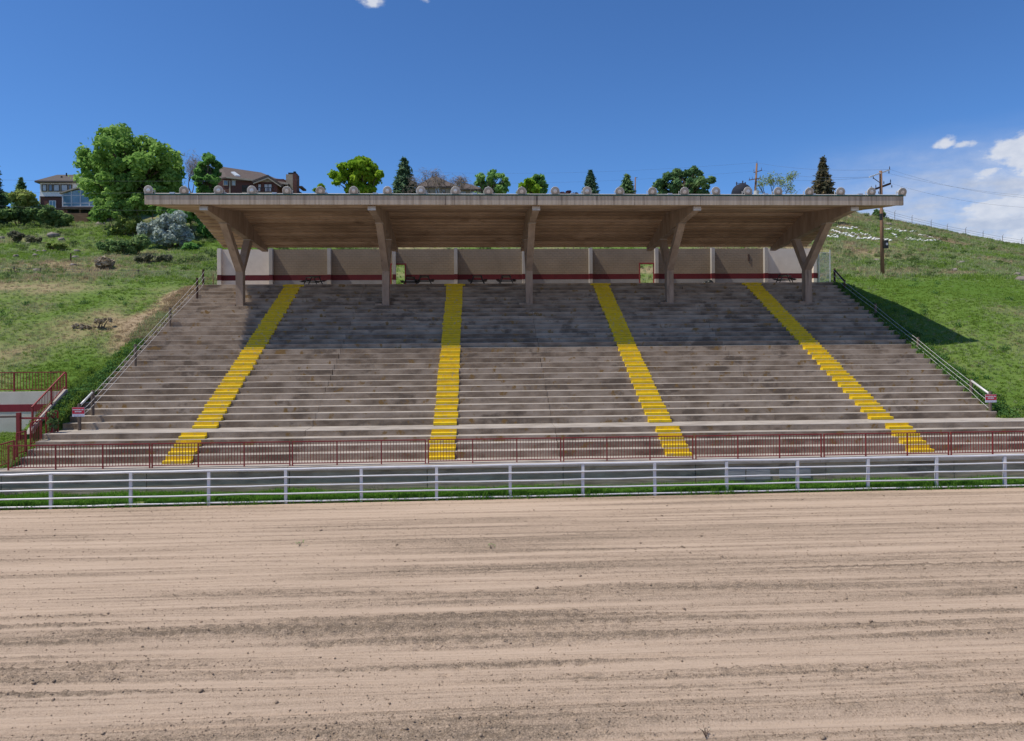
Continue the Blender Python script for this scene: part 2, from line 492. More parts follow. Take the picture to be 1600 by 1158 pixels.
def hgt(X, Y):
    X = np.asarray(X, float); Y = np.asarray(Y, float)
    X, Y = np.broadcast_arrays(X, Y)
    near = np.interp(Y, [20, 33.26, 33.36, 36, 38.2, 56, 62], [0, 0.03, 1.1, 1.8, 2.45, 10.85, 11.2])
    zl = np.interp(Y, [62, 75, 95, 112, 125, 150], [11.2, 15.1, 20.9, 25.0, 28.8, 30.0])
    zm = np.interp(Y, [62, 75, 100, 130, 150], [11.2, 14.3, 20.3, 25.6, 27.5])
    pk = np.interp(X * 150 / np.maximum(Y, 60), [30, 55, 70, 78, 117, 160, 260], [28, 31.5, 33.3, 33.2, 25.6, 18.5, 10])
    zr = 11.2 + (pk - 11.2) * np.clip((Y - 62) / 88, 0, 1) ** 1.05
    wl = sstep(-14, -28, X); wr = sstep(26, 44, X)
    far = zl * wl + zr * wr + zm * (1 - wl - wr)
    far = far - np.clip(Y - 153, 0, None) * (.10 + .22 * wr)
    z = np.where(Y > 62, far, near)
    amp = sstep(36, 41, Y) * (0.35 + .65 * sstep(60, 75, Y))
    z = z + amp * ((fbm(X / 7, Y / 7, 3, 3) - .5) * .7 + (fbm(X / 1.9, Y / 1.9, 3, 9) - .5) * .28) * sstep(0, 3, np.minimum(np.abs(X - XL), np.abs(X - XR)) * (1 - ((X > XL) & (X < XR))))
    out = sstep(.3, 3.5, np.maximum(XL - X, X - XR))
    z = z + out * (.75 * np.exp(-((Y - 62.5) / 4) ** 2) - .45 * np.exp(-((Y - 55.5) / 3) ** 2)) + out * .5 * (fbm(X / 3.5, Y / 2.5, 2, 133) - .5) * np.exp(-((Y - 57) / 4) ** 2)
    # the bank on the right swells a little above the terraces
    z = z + sstep(XR + .5, XR + 9, X) * sstep(38, 44, Y) * sstep(62, 50, Y) * .5
    # flat grass in front of the low wall on the left, the slope held back behind it
    left = X < -22.75
    flat = left & (Y > 36.6) & (Y < 40.1)
    z = np.where(flat, np.minimum(z, 1.9 + (Y - 36.6) * .06), z)
    z = np.where(left & (Y >= 40.1) & (Y < 46.5), np.maximum(z, 3.93 + (Y - 40) * .34), z)
    kerb = (X >= -22.75) & (X < XL - .02) & (Y > 37) & (Y < 42)
    z = np.where(kerb, np.maximum(z, np.minimum(2.5 + (Y - 37.1) * .50, 4.05)), z)
    foot = (X > XL + .1) & (X < XR - .1) & (Y > 33.3) & (Y < 62.2)
    return np.where(foot, np.where(Y > 55.5, z - .6, z - 1.0), z)


def h1(x, y):
    return float(hgt(np.array([x]), np.array([y]))[0])


def dryness(X, Y):
    d = fbm(X / 9 + 4, Y / 6, 4, 31) * .72 + .30 * fbm(X / 2.2, Y / 2.2, 3, 41) - .06 + .05 * sstep(50, 66, Y) + .09 * sstep(-21, -25, X) * sstep(41, 45, Y) * sstep(64, 58, Y) + .08 * sstep(62, 66, Y) * sstep(-22, -15, X) * sstep(34, 28, X)
    for x, y, sx, sy, a in ((-31, 42.3, 6, 1.5, .5), (-22.8, 50, 1.0, 4.5, .5), (-22.2, 55, 1.0, 1.7, .6), (-26, 52, 2.5, 3, .25), (-22.3, 40.4, .7, .8, .5), (-30, 59, 9, 2.0, .12),
                           (60, 80, 40, 12, .06), (70, 130, 30, 25, .12), (-40, 72, 14, 6, .04), (35, 40.5, 2, 1.2, .35), (40, 50, 2.5, 1, .2)):
        d = d + a * np.exp(-(((X - x) / sx) ** 2 + ((Y - y) / sy) ** 2))
    for x, y, sx, sy, a in ((32, 47, 6, 9, .22), (-24, 43.5, 2.5, 3, .35), (-45, 54, 14, 3, .12), (-24.5, 36, 4, 3, .4)):
        d = d - a * np.exp(-(((X - x) / sx) ** 2 + ((Y - y) / sy) ** 2))
    return d


def grass_ground():
    m_ = material('hillside_turf', [(.30, (.085, .155, .025)), (.46, (.12, .185, .042)), (.60, (.175, .20, .075)), (.76, (.28, .23, .13)), (.92, (.32, .25, .165))],
                  1.5, detail=7, var=.22, attr='dry', rough=.95, bump=.7, bscale=3.5, spec=.1)
    return m_


M['turf'] = grass_ground()


def grid_mesh(name, xs, ys, zf, mat, attr=None, keep=None, smooth=True):
    X, Y = np.meshgrid(xs, ys)
    Z = zf(X, Y)
    nx, ny = len(xs), len(ys)
    V = np.stack([X.ravel(), Y.ravel(), Z.ravel()], 1)
    i = np.arange(nx * ny).reshape(ny, nx)
    Fq = np.stack([i[:-1, :-1], i[:-1, 1:], i[1:, 1:], i[1:, :-1]], -1).reshape(-1, 4)
    if keep is not None:
        Fq = Fq[keep(V[Fq].mean(1))]
    at_ = {k: ('POINT', f(X, Y).ravel()) for k, f in (attr or {}).items()}
    return np_mesh(name, V, Fq, mat, smooth, at_)


xs = np.unique(np.concatenate([np.arange(-62, XL - .2, .5), [XL - .02, XL + .12], np.arange(XL + .6, XR - .2, 1.0), [XR - .12, XR + .02], np.arange(XR + .4, 70, .5),
                               np.arange(-150, -62, 2.5), np.arange(70, 190, 2.0), np.arange(190, 520, 15), np.arange(-520, -150, 15), [-22.78, -22.72]]))
ys = np.unique(np.concatenate([[33.25, 33.27, 33.35, 33.37, 36.58, 36.62, 40.08, 40.12], np.arange(33.8, 66, .45), np.arange(66, 160, 1.1), np.arange(160, 420, 10)]))
hill = link('hillside', grid_mesh('hillside', xs, ys, hgt, M['turf'], {'dry': dryness},
                                  keep=lambda c: ~((c[:, 0] > XL + .3) & (c[:, 0] < XR - .3) & (c[:, 1] > 33.4) & (c[:, 1] < 55.5))))
tag(hill, 'grassy green hillside rising on both sides of the concrete stand and behind it', kind='structure')


# ------------------------------------------------------------------ arena dirt
def fence_y(x):
    return 31.5 + .018 * x


def dirt_fields(X, Y):
    Yp = Y - .006 * X + .10 * (vnoise(X / 9, Y / 3, 5) - .5)
    band = fbm(X / 11, Yp * 1.7, 2, 11)            # drag strips, half a metre to a metre wide
    strip = fbm(X / 7 + 2, Yp * 3.9, 2, 19)
    fine = fbm(X / 7, Yp * 6.5, 3, 23)
    thin = vnoise(X / 12, Yp * 17, 29)
    big = fbm(X / 13 + 3, Yp * .30, 2, 51)
    near = sstep(27, 17, Y)
    damp_shade = .36 * band + .36 * strip + .24 * fine + .22 * big + .07 * (near - .7) - .085
    rough = sstep(.50, .66, damp_shade + (vnoise(X * 2.5, Y * 3.5, 71) - .5) * .16) * (.45 + .55 * near)
    return band, fine, thin, damp_shade, rough


def dirt_h(X, Y):
    band, fine, thin, damp_shade, rough = dirt_fields(X, Y)
    near = .45 + .8 * sstep(28, 17, Y)
    h = (band - .5) * .16 * near + (fine - .5) * .07 * near + (thin - .5) * .03
    clod = fbm(X * 7, Y * 7, 2, 61) - .5
    grit = vnoise(X * 16, Y * 16, 63) - .5
    h = h + rough * (clod * .075 + grit * .045) * near + clod * .012
    h = h * sstep(-.02, .5, fence_y(X) - Y)
    return h - .012


def dirt_damp_shade(X, Y):  # damp drag strips, with the self-shade of clods painted in darker
    band, fine, thin, damp_shade, rough = dirt_fields(X, Y)
    return damp_shade + (thin - .5) * .25 + (vnoise(X / 6, Y * 31 - .2 * X, 80) - .5) * .20 + .13 * rough + (vnoise(X * 14, Y * 14, 77) - .5) * .22 * rough + (vnoise(X * 9, Y * 9, 78) - .5) * .05



def dirt_material():
    m_ = material('arena_dirt', [(.26, (.53, .412, .310)), (.44, (.465, .356, .265)), (.60, (.375, .288, .213)), (.78, (.27, .211, .155)), (.98, (.19, .147, .108))], rough=.95, attr='damp_shade', bump=0, spec=.08)
    nt = m_.node_tree; N, L = nt.nodes.new, nt.links.new
    pos = N('ShaderNodeNewGeometry').outputs['Position']

    def noise(sc, st, det, rg=.6):
        mp = N('ShaderNodeMapping'); mp.inputs['Scale'].default_value = st; L(pos, mp.inputs[0])
        n = N('ShaderNodeTexNoise'); n.inputs['Scale'].default_value = sc; n.inputs['Detail'].default_value = det; n.inputs['Roughness'].default_value = rg
        L(mp.outputs[0], n.inputs['Vector']); return n.outputs[0]

    def mth(op, a, b):
        n = N('ShaderNodeMath'); n.operation = op
        for k, v in enumerate((a, b)):
            if isinstance(v, float): n.inputs[k].default_value = v
            else: L(v, n.inputs[k])
        return n.outputs[0]
    ramp = [n for n in nt.nodes if n.type == 'VALTORGB'][0]
    at_ = [n for n in nt.nodes if n.type == 'ATTRIBUTE'][0]
    damp_shade = at_.outputs['Fac']
    grit = mth('SUBTRACT', noise(26, (1, 1, 1), 5, .7), .5)
    streak = mth('SUBTRACT', noise(9, (.04, 1.7, 1), 5, .65), .5)
    grit_gain = mth('ADD', mth('MULTIPLY', mth('MAXIMUM', mth('SUBTRACT', damp_shade, .36), 0.0), 2.4), .46)
    f = mth('ADD', damp_shade, mth('MULTIPLY', mth('MULTIPLY', grit, grit_gain), 1.35))
    f = mth('ADD', f, mth('MULTIPLY', streak, .60))
    L(f, ramp.inputs[0])
    b = N('ShaderNodeBump'); b.inputs['Strength'].default_value = 1.0; b.inputs['Distance'].default_value = .035
    L(mth('ADD', noise(30, (1, 1, 1), 4, .65), mth('MULTIPLY', streak, .8)), b.inputs['Height'])
    L(b.outputs[0], nt.nodes['Principled BSDF'].inputs['Normal'])
    return m_


M['dirt'] = dirt_material()


def build_dirt():
    ysn = [10.4]
    while ysn[-1] < 32.2:
        ysn.append(ysn[-1] + .0021 * ysn[-1])
    ysn = np.array(ysn)
    xsn = np.arange(-27, 29.6, .075)
    X, Y = np.meshgrid(xsn, ysn)
    Y = np.minimum(Y, fence_y(X) - .10)
    Z = dirt_h(X, Y)
    D = dirt_damp_shade(X, Y)
    nx, ny = len(xsn), len(ysn)
    V = np.stack([X.ravel(), Y.ravel(), Z.ravel()], 1)
    i = np.arange(nx * ny).reshape(ny, nx)
    Fq = np.stack([i[:-1, :-1], i[:-1, 1:], i[1:, 1:], i[1:, :-1]], -1).reshape(-1, 4)
    # coarse ground all round: beside, in front of and beyond the fine sheet
    P = [(-27, 10.4), (29.55, 10.4), (29.55, 32.4), (-27, 32.4)]
    big = [(-700, -700), (700, -700), (700, 36), (-700, 36)]
    b = len(V)
    V2 = np.array([(x, y, -.16) for x, y in big])
    V = np.vstack([V, V2]); D = np.append(D.ravel(), [.5] * 4)
    Fq = np.vstack([Fq, [[b, b + 1, b + 2, b + 3]]])
    me = np_mesh('arena_ground', V, Fq, M['dirt'], True, {'damp_shade': ('POINT', D)})
    return tag(link('arena_ground', me), 'raked tan dirt of the arena with drag marks', kind='structure')


build_dirt()


def ico():
    t = (1 + 5 ** .5) / 2
    v = np.array([(-1, t, 0), (1, t, 0), (-1, -t, 0), (1, -t, 0), (0, -1, t), (0, 1, t), (0, -1, -t), (0, 1, -t), (t, 0, -1), (t, 0, 1), (-t, 0, -1), (-t, 0, 1)], float)
    v /= np.linalg.norm(v[0])
    f = np.array([(0, 11, 5), (0, 5, 1), (0, 1, 7), (0, 7, 10), (0, 10, 11), (1, 5, 9), (5, 11, 4), (11, 10, 2), (10, 7, 6), (7, 1, 8), (3, 9, 4), (3, 4, 2), (3, 2, 6), (3, 6, 8), (3, 8, 9),
                  (4, 9, 5), (2, 4, 11), (6, 2, 10), (8, 6, 7), (9, 8, 1)])
    return v, f


ICO_V, ICO_F = ico()


def lumps(name, P, S, mat, squash=.7, rngl=None, attr=None):
    r_ = rngl or rng
    n = len(P)
    V = ICO_V[None] * (1 + .35 * (r_.random((n, 12, 1)) - .5)) * np.stack([S * (.8 + .7 * r_.random(n)), S, S * squash], 1)[:, None]
    a = r_.random(n) * 6.28
    c, s_ = np.cos(a)[:, None], np.sin(a)[:, None]
    V = np.stack([V[..., 0] * c - V[..., 1] * s_, V[..., 0] * s_ + V[..., 1] * c, V[..., 2]], -1) + np.asarray(P)[:, None]
    Fq = (ICO_F[None] + (np.arange(n) * 12)[:, None, None]).reshape(-1, 3)
    at_ = {k: ('POINT', np.repeat(v, 12)) for k, v in (attr or {}).items()}
    return np_mesh(name, V.reshape(-1, 3), Fq, mat, False, at_)


def build_clods():
    n = 80000
    Y = 11 + 20.3 * rng.random(n) ** 1.25
    X = (rng.random(n) - .5) * (Y * 1.62) + Y * .05
    D = dirt_damp_shade(X, Y)
    keep = (rng.random(n) < .08 + .60 * sstep(.42, .62, D)) & (Y < fence_y(X) - .2)
    X, Y, D = X[keep], Y[keep], D[keep]
    S = .008 + .014 * rng.random(len(X)) ** 3
    k = rng.random(len(X)) < .006
    S[k] = .026 + .026 * rng.random(k.sum())
    Z = dirt_h(X, Y) + S * .35
    me = lumps('dirt_clods', np.stack([X, Y, Z], 1), S, M['clod'], attr={'damp_shade': D})
    tag(link('dirt_clods', me), 'small brown clods and stones scattered over the raked dirt', kind='stuff')


M['clod'] = material('brown_clods', [(.3, (.20, .15, .108)), (.7, (.36, .28, .205))], 3, bump=0, spec=.1, rough=.95)
build_clods()

# ------------------------------------------------------------------ the grandstand
gs = thing('grandstand', (3.5, 45, 1.25), 'long concrete grandstand with terraced steps, yellow aisles and a slab roof on forked columns', 'grandstand')
BX = [XL, -8.6, 3.9, 15.95, XR]
AISLES = [-14.05, -1.72, 9.62, 21.65]
LOW = [(36.45, 2.44), (35.86, 2.15), (35.27, 1.86), (34.68, 1.57)]
rows = [(LIP0_Y - T_ * i, LIP0_Z - R_ * i) for i in range(29)] + LOW


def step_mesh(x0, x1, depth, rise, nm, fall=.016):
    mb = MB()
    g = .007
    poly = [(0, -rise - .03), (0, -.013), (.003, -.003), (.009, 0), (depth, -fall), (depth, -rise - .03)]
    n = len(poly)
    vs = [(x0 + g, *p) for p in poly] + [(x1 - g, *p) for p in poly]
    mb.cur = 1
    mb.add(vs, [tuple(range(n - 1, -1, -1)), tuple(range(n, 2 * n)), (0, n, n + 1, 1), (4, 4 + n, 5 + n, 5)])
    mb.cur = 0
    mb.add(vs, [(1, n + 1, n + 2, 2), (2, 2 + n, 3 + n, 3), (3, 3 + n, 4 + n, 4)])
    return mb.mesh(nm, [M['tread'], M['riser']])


for b in range(4):
    x1 = BX[b + 1]
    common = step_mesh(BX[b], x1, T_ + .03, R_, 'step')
    for i, (y, z) in enumerate(rows):
        dep = (rows[i - 1][0] if i else 56.78) - y + .02
        if i < 28 and i > 0 and abs(dep - T_ - .02) < .01: me = common
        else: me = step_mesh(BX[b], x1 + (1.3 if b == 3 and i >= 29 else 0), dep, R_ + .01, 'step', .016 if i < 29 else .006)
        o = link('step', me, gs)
        o.location = (rng.normal(0, .006), y + rng.normal(0, .006), z + rng.normal(0, .004))
# solid beneath the steps, the deck in front and the concourse behind
MB().prism([(34.75, 1.2), (38.4, 1.9), (56.6, 10.4), (56.6, 9.4), (38.4, .9), (34.75, .4)], 'x', XL + .15, XR - .15).build('raker_slab', M['wallconc'], gs)
for b in range(4):
    mb = MB()
    x0, x1 = BX[b] - (.35 if b == 0 else 0), BX[b + 1] + (2.2 if b == 3 else 0)
    mb.box(x0 + .008, 33.04, 1.06, x1 - .008, 34.72, 1.25)
    mb.build('deck_slab', M['tread'], gs)
    MB().box(BX[b] + .006, 56.74, 10.9, BX[b + 1] - .006, 61.9, LIP0_Z - .003).build('concourse_slab', M['concrete'], gs)
# painted half steps of the four aisles
for a, xa in enumerate(AISLES):
    for i, (y, z) in enumerate(rows):
        w = 1.24 * rng.uniform(.97, 1.03)
        rise = R_ if i < 28 else (.31 if i == 28 else (.29 if i < 32 else .32))
        mb = MB()
        zb = z - rise
        dx = rng.normal(0, .028)
        mb.prism([(y - .36, zb), (y - .36, zb + .128), (y - .348, zb + .14), (y - .006, zb + .14), (y - .006, zb)], 'x', xa + dx - w / 2, xa + dx + w / 2)
        dx2 = rng.normal(0, .02)
        mb.box(xa + dx2 - w / 2, y - .022, zb + .142, xa + dx2 + w / 2, y + .02, z - .004)
        o = mb.build('aisle_step', M['yellow'], gs)
    MB().box(xa - .8, 56.1 - .010, LIP0_Z - .17, xa + .8, 56.13, LIP0_Z - .035).build('painted_landing', M['yellow'], gs)

# forked columns
COLX = [-16.95 + 10.37 * k for k in range(5)]


def poly_x(poly, w, nm, mat):
    return MB().prism(poly, 'x', -w / 2, w / 2).mesh(nm, mat)


post_me = poly_x([(52.45, 9.2), (52.45, 11.81), (52.58, 12.05), (52.72, 12.28), (52.98, 12.05), (53.02, 11.81), (53.02, 8.9)], .50, 'support_frame', M['concrete'])
farm_me = poly_x([(52.452, 11.80), (49.25, 14.72), (49.25, 14.80), (49.85, 14.80), (52.73, 12.26), (52.60, 11.9)], .474, 'front_arm', M['concrete'])
rarm_me = poly_x([(52.70, 12.1), (54.25, 14.33), (54.25, 14.40), (54.95, 14.33), (53.015, 11.82), (52.8, 11.7)], .474, 'rear_arm', M['concrete'])
mbl = MB().box(-.265, 49.17, 14.745, .265, 49.87, 14.80)
ledge_me = mbl.mesh('bearing_ledge', M['tread'])
ledge2_me = MB().box(-.265, 54.2, 14.30, .265, 54.95, 14.35).mesh('bearing_ledge', M['tread'])
beam_me = poly_x([(45.86, 15.07), (45.86, 15.46), (52.7, 16.2), (58.75, 14.42), (58.95, 14.10), (58.9, 13.98), (54.6, 14.33), (49.5, 14.785)], .44, 'roof_beam', M['concrete'])
cap_me = MB().box(-.25, 45.80, 15.05, .25, 45.95, 15.30).mesh('end_cap', M['steel'])
for cx in COLX:
    p = link('support_frame', post_me, gs); p.location.x = cx
    for nm, me in (('front_arm', farm_me), ('rear_arm', rarm_me), ('bearing_ledge', ledge_me), ('bearing_ledge', ledge2_me), ('roof_beam', beam_me), ('end_cap', cap_me)):
        link(nm, me, p, rel=True)
    # the blocks cast round the foot of each post
    MB().box(cx - .75, 52.30, 9.37, cx - .26, 52.9, 9.47).build('post_footing', M['concrete'], gs)

# roof: fascia, planked soffit, slab, flashing
RX0, RX1 = -20.2, 27.33
RB = [RX0] + COLX + [RX1]
for k in range(6):
    g0 = .014 if k else 0
    g1 = .014 if k < 5 else 0
    MB().prism([(45.08, 15.27), (45.08, 15.83), (45.30, 15.83), (45.30, 15.30), (45.24, 15.27)], 'x', RB[k] + g0, RB[k + 1] - g1).build('fascia_panel', M['fascia'], gs)
    fr = [(45.32, 15.33), (52.7, 16.09)]
    re = [(52.72, 16.09), (58.8, 14.30)]
    for (a, b_), n in ((fr, 8), (re, 11)):
        for j in range(n):
            t0, t1 = j / n, (j + 1) / n
            y0, y1 = a[0] + (b_[0] - a[0]) * t0, a[0] + (b_[0] - a[0]) * t1
            z0, z1 = a[1] + (b_[1] - a[1]) * t0, a[1] + (b_[1] - a[1]) * t1
            step = .085
            if b_[1] < a[1]:      # lapped boards: level undersides with a small drop at the back edge
                pl = [(y0 + .05, z0 - step), (y1 - .004, z1 - .004), (y1 - .004, z1 + .11), (y0 + .05, z0 + .10)]
            else:
                q_ = rng.uniform(0, .02)
                pl = [(y0 + .03, z0 - q_), (y1 - .03, z1 - q_), (y1 - .03, z1 + .10), (y0 + .03, z0 + .10)]
            MB().prism(pl, 'x', RB[k] + g0 + .02, RB[k + 1] - g1 - .02).build('soffit_plank', M['soffit'], gs)
MB().prism([(45.31, 15.46), (45.31, 15.825), (52.7, 16.56), (58.82, 14.72), (58.82, 14.43), (52.71, 16.215)], 'x', RX0 + .01, RX1 - .01).build('roof_slab', M['fascia'], gs)
MB().box(RX0 - .01, 45.045, 15.832, RX1 + .01, 45.26, 15.905).build('roof_flashing', M['green'], gs)
mb = MB(); mb.tube([(RX0 + .3, 45.5, 16.01), (RX1 - .2, 45.5, 16.01)], .028, 6)
mb.build('conduit', M['lampwhite'], gs)
for x in np.arange(RX0 + 1.5, RX1, 3.1):
    MB().box(x - .14, 45.4, 15.89, x + .14, 45.65, 16.08).build('junction_box', M['steel'], gs)

# ------------------------------------------------------------------ back wall of the concourse
WY, WT = 61.0, 14.42
bw = thing('back_wall', (3.9, 61, LIP0_Z), 'cream block wall with a dark red stripe and two open doorways along the top of the stand', 'wall')
WX0, WX1 = -21.5, 29.35
d1 = (xat(611.5, WY), xat(634, WY)); d2 = (xat(1000.3, WY), xat(1023, WY))
DT = 13.17


def block_mat():
    m_ = M['cream'].copy(); m_.name = 'cream_block_courses'
    nt = m_.node_tree; N, L = nt.nodes.new, nt.links.new
    br = N('ShaderNodeTexBrick')
    br.inputs['Scale'].default_value = 1.0; br.inputs['Brick Width'].default_value = .4; br.inputs['Row Height'].default_value = .2
    br.inputs['Mortar Size'].default_value = .012; br.inputs['Mortar Smooth'].default_value = .3
    br.inputs['Color1'].default_value = (1, 1, 1, 1); br.inputs['Color2'].default_value = (.9, .9, .9, 1); br.inputs['Mortar'].default_value = (0, 0, 0, 1)
    g = N('ShaderNodeNewGeometry'); s_ = N('ShaderNodeSeparateXYZ'); c_ = N('ShaderNodeCombineXYZ')
    L(g.outputs['Position'], s_.inputs[0]); L(s_.outputs[0], c_.inputs[0]); L(s_.outputs[2], c_.inputs[1])
    L(c_.outputs[0], br.inputs['Vector'])
    bsdf = nt.nodes['Principled BSDF']
    b = N('ShaderNodeBump'); b.inputs['Strength'].default_value = .9; b.inputs['Distance'].default_value = .02
    L(br.outputs['Color'], b.inputs['Height']); L(b.outputs[0], bsdf.inputs['Normal'])
    old = bsdf.inputs['Base Color'].links[0].from_socket
    mx = N('ShaderNodeMixRGB'); mx.blend_type = 'MULTIPLY'; mx.inputs[0].default_value = .22
    L(old, mx.inputs[1]); L(br.outputs['Color'], mx.inputs[2]); L(mx.outputs[0], bsdf.inputs['Base Color'])
    return m_


M['creamb'] = block_mat()
segs = [(WX0, d1[0]), (d1[1], d2[0]), (d2[1], WX1)]
pil = [xat(p, WY - .3) for p in (343.5, 424, 515, 616.5, 713, 819.5, 924, 1027, 1115, 1198, 1274)]
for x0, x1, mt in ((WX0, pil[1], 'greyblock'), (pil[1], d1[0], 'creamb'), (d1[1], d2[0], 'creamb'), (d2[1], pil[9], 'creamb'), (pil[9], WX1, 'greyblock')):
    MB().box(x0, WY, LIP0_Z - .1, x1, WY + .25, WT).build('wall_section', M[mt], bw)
for x0, x1 in (d1, d2):
    MB().box(x0 - .001, WY + .001, DT, x1 + .001, WY + .249, WT - .001).build('lintel', M['creamb'], bw)
    mb = MB()
    mb.box(x0 - .06, WY - .02, LIP0_Z, x0 + .05, WY + .27, DT + .06).box(x1 - .05, WY - .02, LIP0_Z, x1 + .06, WY + .27, DT + .06).box(x0 + .05, WY - .02, DT - .05, x1 - .05, WY + .27, DT + .06)
    mb.build('door_frame', M['red'], bw)
SZ0, SZ1 = 11.84, 12.29
for k, x in enumerate(pil):
    MB().box(x - .14, WY - .36, LIP0_Z - .05, x + .14, WY - .004, WT + .05).build('pilaster', M['greyblock' if k in (0, 10) else 'pilaster'], bw)
    MB().box(x - .146, WY - .366, SZ0, x + .146, WY - .009, SZ1).build('stripe', M['redwall'], bw)
edges = [WX0] + [d1[0] - .07, d1[1] + .07, d2[0] - .07, d2[1] + .07] + [WX1]
for x0, x1 in ((edges[0], edges[1]), (edges[2], edges[3]), (edges[4], edges[5])):
    ps = [x0] + [p for p in pil if x0 < p < x1] + [x1]
    for a, b_ in zip(ps[:-1], ps[1:]):
        l, r_ = a + (.146 if a in pil else 0), b_ - (.146 if b_ in pil else 0)
        if r_ - l > .05:
            MB().box(l, WY - .006, SZ0, r_, WY - .001, SZ1).build('stripe', M['redwall'], bw)
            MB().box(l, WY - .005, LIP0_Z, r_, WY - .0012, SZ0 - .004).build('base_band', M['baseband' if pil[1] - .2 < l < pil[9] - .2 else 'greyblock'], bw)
            # the low plinth course
MB().box(pil[8] + 3.15, WY - .06, 13.35, pil[8] + 3.25, WY - .004, 13.95).build('wall_bracket', M['darkwood'], bw)

# ------------------------------------------------------------------ front wall below the deck
fw = thing('retaining_wall', (3, 33.3, 0), 'dark stained concrete wall below the deck behind the white pipe fence', 'wall')
wj = [xat(p, 33.3, .8) for p in (-120, 6, 232, 454, 668, 879, 1085, 1287.5, 1486.5, 1690)]
for a, b_ in zip(wj[:-1], wj[1:]):
    o = MB().box(a + .016, 33.11 + rng.normal(0, .006), -.2, b_ - .016, 33.5, 1.055).build('wall_panel', M['wallconc'], fw)
MB().box(wj[1] - .02, 33.02, 1.06, wj[1] + .01, 33.42, 1.22).build('coping_end', M['concrete'], fw)
MB().box(wj[0], 33.2, 1.06, wj[1] - .04, 33.5, 1.2).build('coping', M['concrete'], fw)
MB().box(wj[0], 33.33, -.3, wj[-1], 33.6, 1.05).build('wall_backing', M['wallconc'], fw)
for px0, px1, z0, z1 in ((1137, 1163, .30, .92), (1165, 1202, .32, .90), (1216, 1241, .36, .90), (1244, 1265, .35, .90)):
    MB().box(xat(px0, 33.2, .6), 33.078, z0, xat(px1, 33.2, .6), 33.095, z1).build('painted_patch', M['patch'] if 'patch' in M else M['greypatch'] if 'greypatch' in M else M['concrete'], fw)

# ------------------------------------------------------------------ white pipe fence
pf = thing('pipe_fence', (3, 31.5, 0), 'long white five-rail pipe fence between the dirt and the grandstand', 'fence')
fpx = [-45, 3, 79.5, 204, 326, 446.5, 564.5, 682, 797, 910.5, 1023, 1135.5, 1246, 1356, 1463, 1570, 1675]
fpx.pop(1)
fxs = []
for p in fpx:
    x = 0
    for _ in range(4): x = xat(p, fence_y(x), .8)
    fxs.append(x)
post_me2 = MB().box(-.062, -.05, -.05, .062, .05, 1.42).mesh('post', M['white'])
for x in fxs:
    o = link('post', post_me2, pf); o.location = (x, fence_y(x), 0)
    o.rotation_euler = (rng.normal(0, .006), rng.normal(0, .010), 0)
for z, r in ((1.455, .052), (1.115, .034), (.775, .034), (.435, .034), (.10, .034)):
    pts = []
    for k in range(len(fxs) - 1):
        for t in (0, .5):
            x = fxs[k] + (fxs[k + 1] - fxs[k]) * t
            pts.append((x, fence_y(x) - (.075 if z < 1.3 else .0), z + rng.normal(0, .008) - (.006 if t else 0)))
    x = fxs[-1]; pts.append((x, fence_y(x) - (.075 if z < 1.3 else 0), z))
    mb = MB(); mb.tube(pts, r, 8)
    mb.build('rail', M['white'], pf, smooth=True)

# ------------------------------------------------------------------ dark red railing on the deck, one panel after another
RY, RZ = 33.28, 1.25


def rail_panel(x0, x1, label, npost=4):
    t = thing('railing_panel', (0, 0, 0), label, 'railing', 'dark red railing panels along the front deck')
    t.location = ((x0 + x1) / 2, RY, RZ)
    xs_ = np.linspace(x0, x1, npost)
    for x in xs_:
        MB().box(x - .026, RY - .026, RZ, x + .026, RY + .026, RZ + 1.075).build('post', M['red'], t)
    MB().box(x0 - .026, RY - .027, RZ + 1.077, x1 + .026, RY + .027, RZ + 1.125).build('top_rail', M['red'], t)
    for k in range(npost - 1):
        a, b_ = xs_[k] + .033, xs_[k + 1] - .033
        MB().box(a, RY - .018, RZ + .10, b_, RY + .018, RZ + .14).build('bottom_rail', M['red'], t)
        n = 15
        for j in range(1, n):
            o = link('baluster', bal_me, t); o.location = (a + (b_ - a) * j / n, RY, RZ)
    return t


bal_me = MB().box(-.010, -.010, .141, .010, .010, 1.076).mesh('baluster', M['red'])
pj = [(12.5, 234.3), (237.3, 453.3), (456.6, 665.3), (669, 876.6), (880.4, 1083), (1087, 1283.6), (1287.4, 1482.6), (1486, 1680)]
names = ['leftmost dark red railing panel at the corner of the deck', 'second red railing panel from the left, crossed by the first yellow aisle', 'third red railing panel from the left, left of the second yellow aisle',
         'red railing panel in front of the second yellow aisle', 'red railing panel ending just at the third yellow aisle', 'red railing panel between the third and fourth yellow aisles',
         'red railing panel in front of the rightmost yellow aisle', 'rightmost red railing panel, cut by the right edge of the view']
for (a, b_), lab in zip(pj, names):
    rail_panel(xat(a, RY, RZ) + .012, xat(b_, RY, RZ) - .012, lab)

# the railing that climbs the left end of the lower steps
sr = thing('stair_railing', (XL - .4, 36, 1.3), 'dark red railing stepping down the left end of the lower steps', 'railing')
ex = XL - .30


def side_panel(parent, p, q, h, nb=6):
    p, q = Vector(p), Vector(q)
    for e in (p, q):
        MB().box(e.x - .03, e.y - .03, e.z - .05, e.x + .03, e.y + .03, e.z + h).build('post', M['red'], parent)
    MB().bar(p + Vector((0, 0, h + .002 + .022)), q + Vector((0, 0, h + .024)), .05, .044).build('top_rail', M['red'], parent)
    MB().bar(p + Vector((0, 0, .12)), q + Vector((0, 0, .12)), .034, .034).build('bottom_rail', M['red'], parent)
    for j in range(1, nb):
        v = p.lerp(q, j / nb)
        MB().box(v.x - .011, v.y - .011, v.z + .138, v.x + .011, v.y + .011, v.z + h + .001).build('baluster', M['red'], parent)


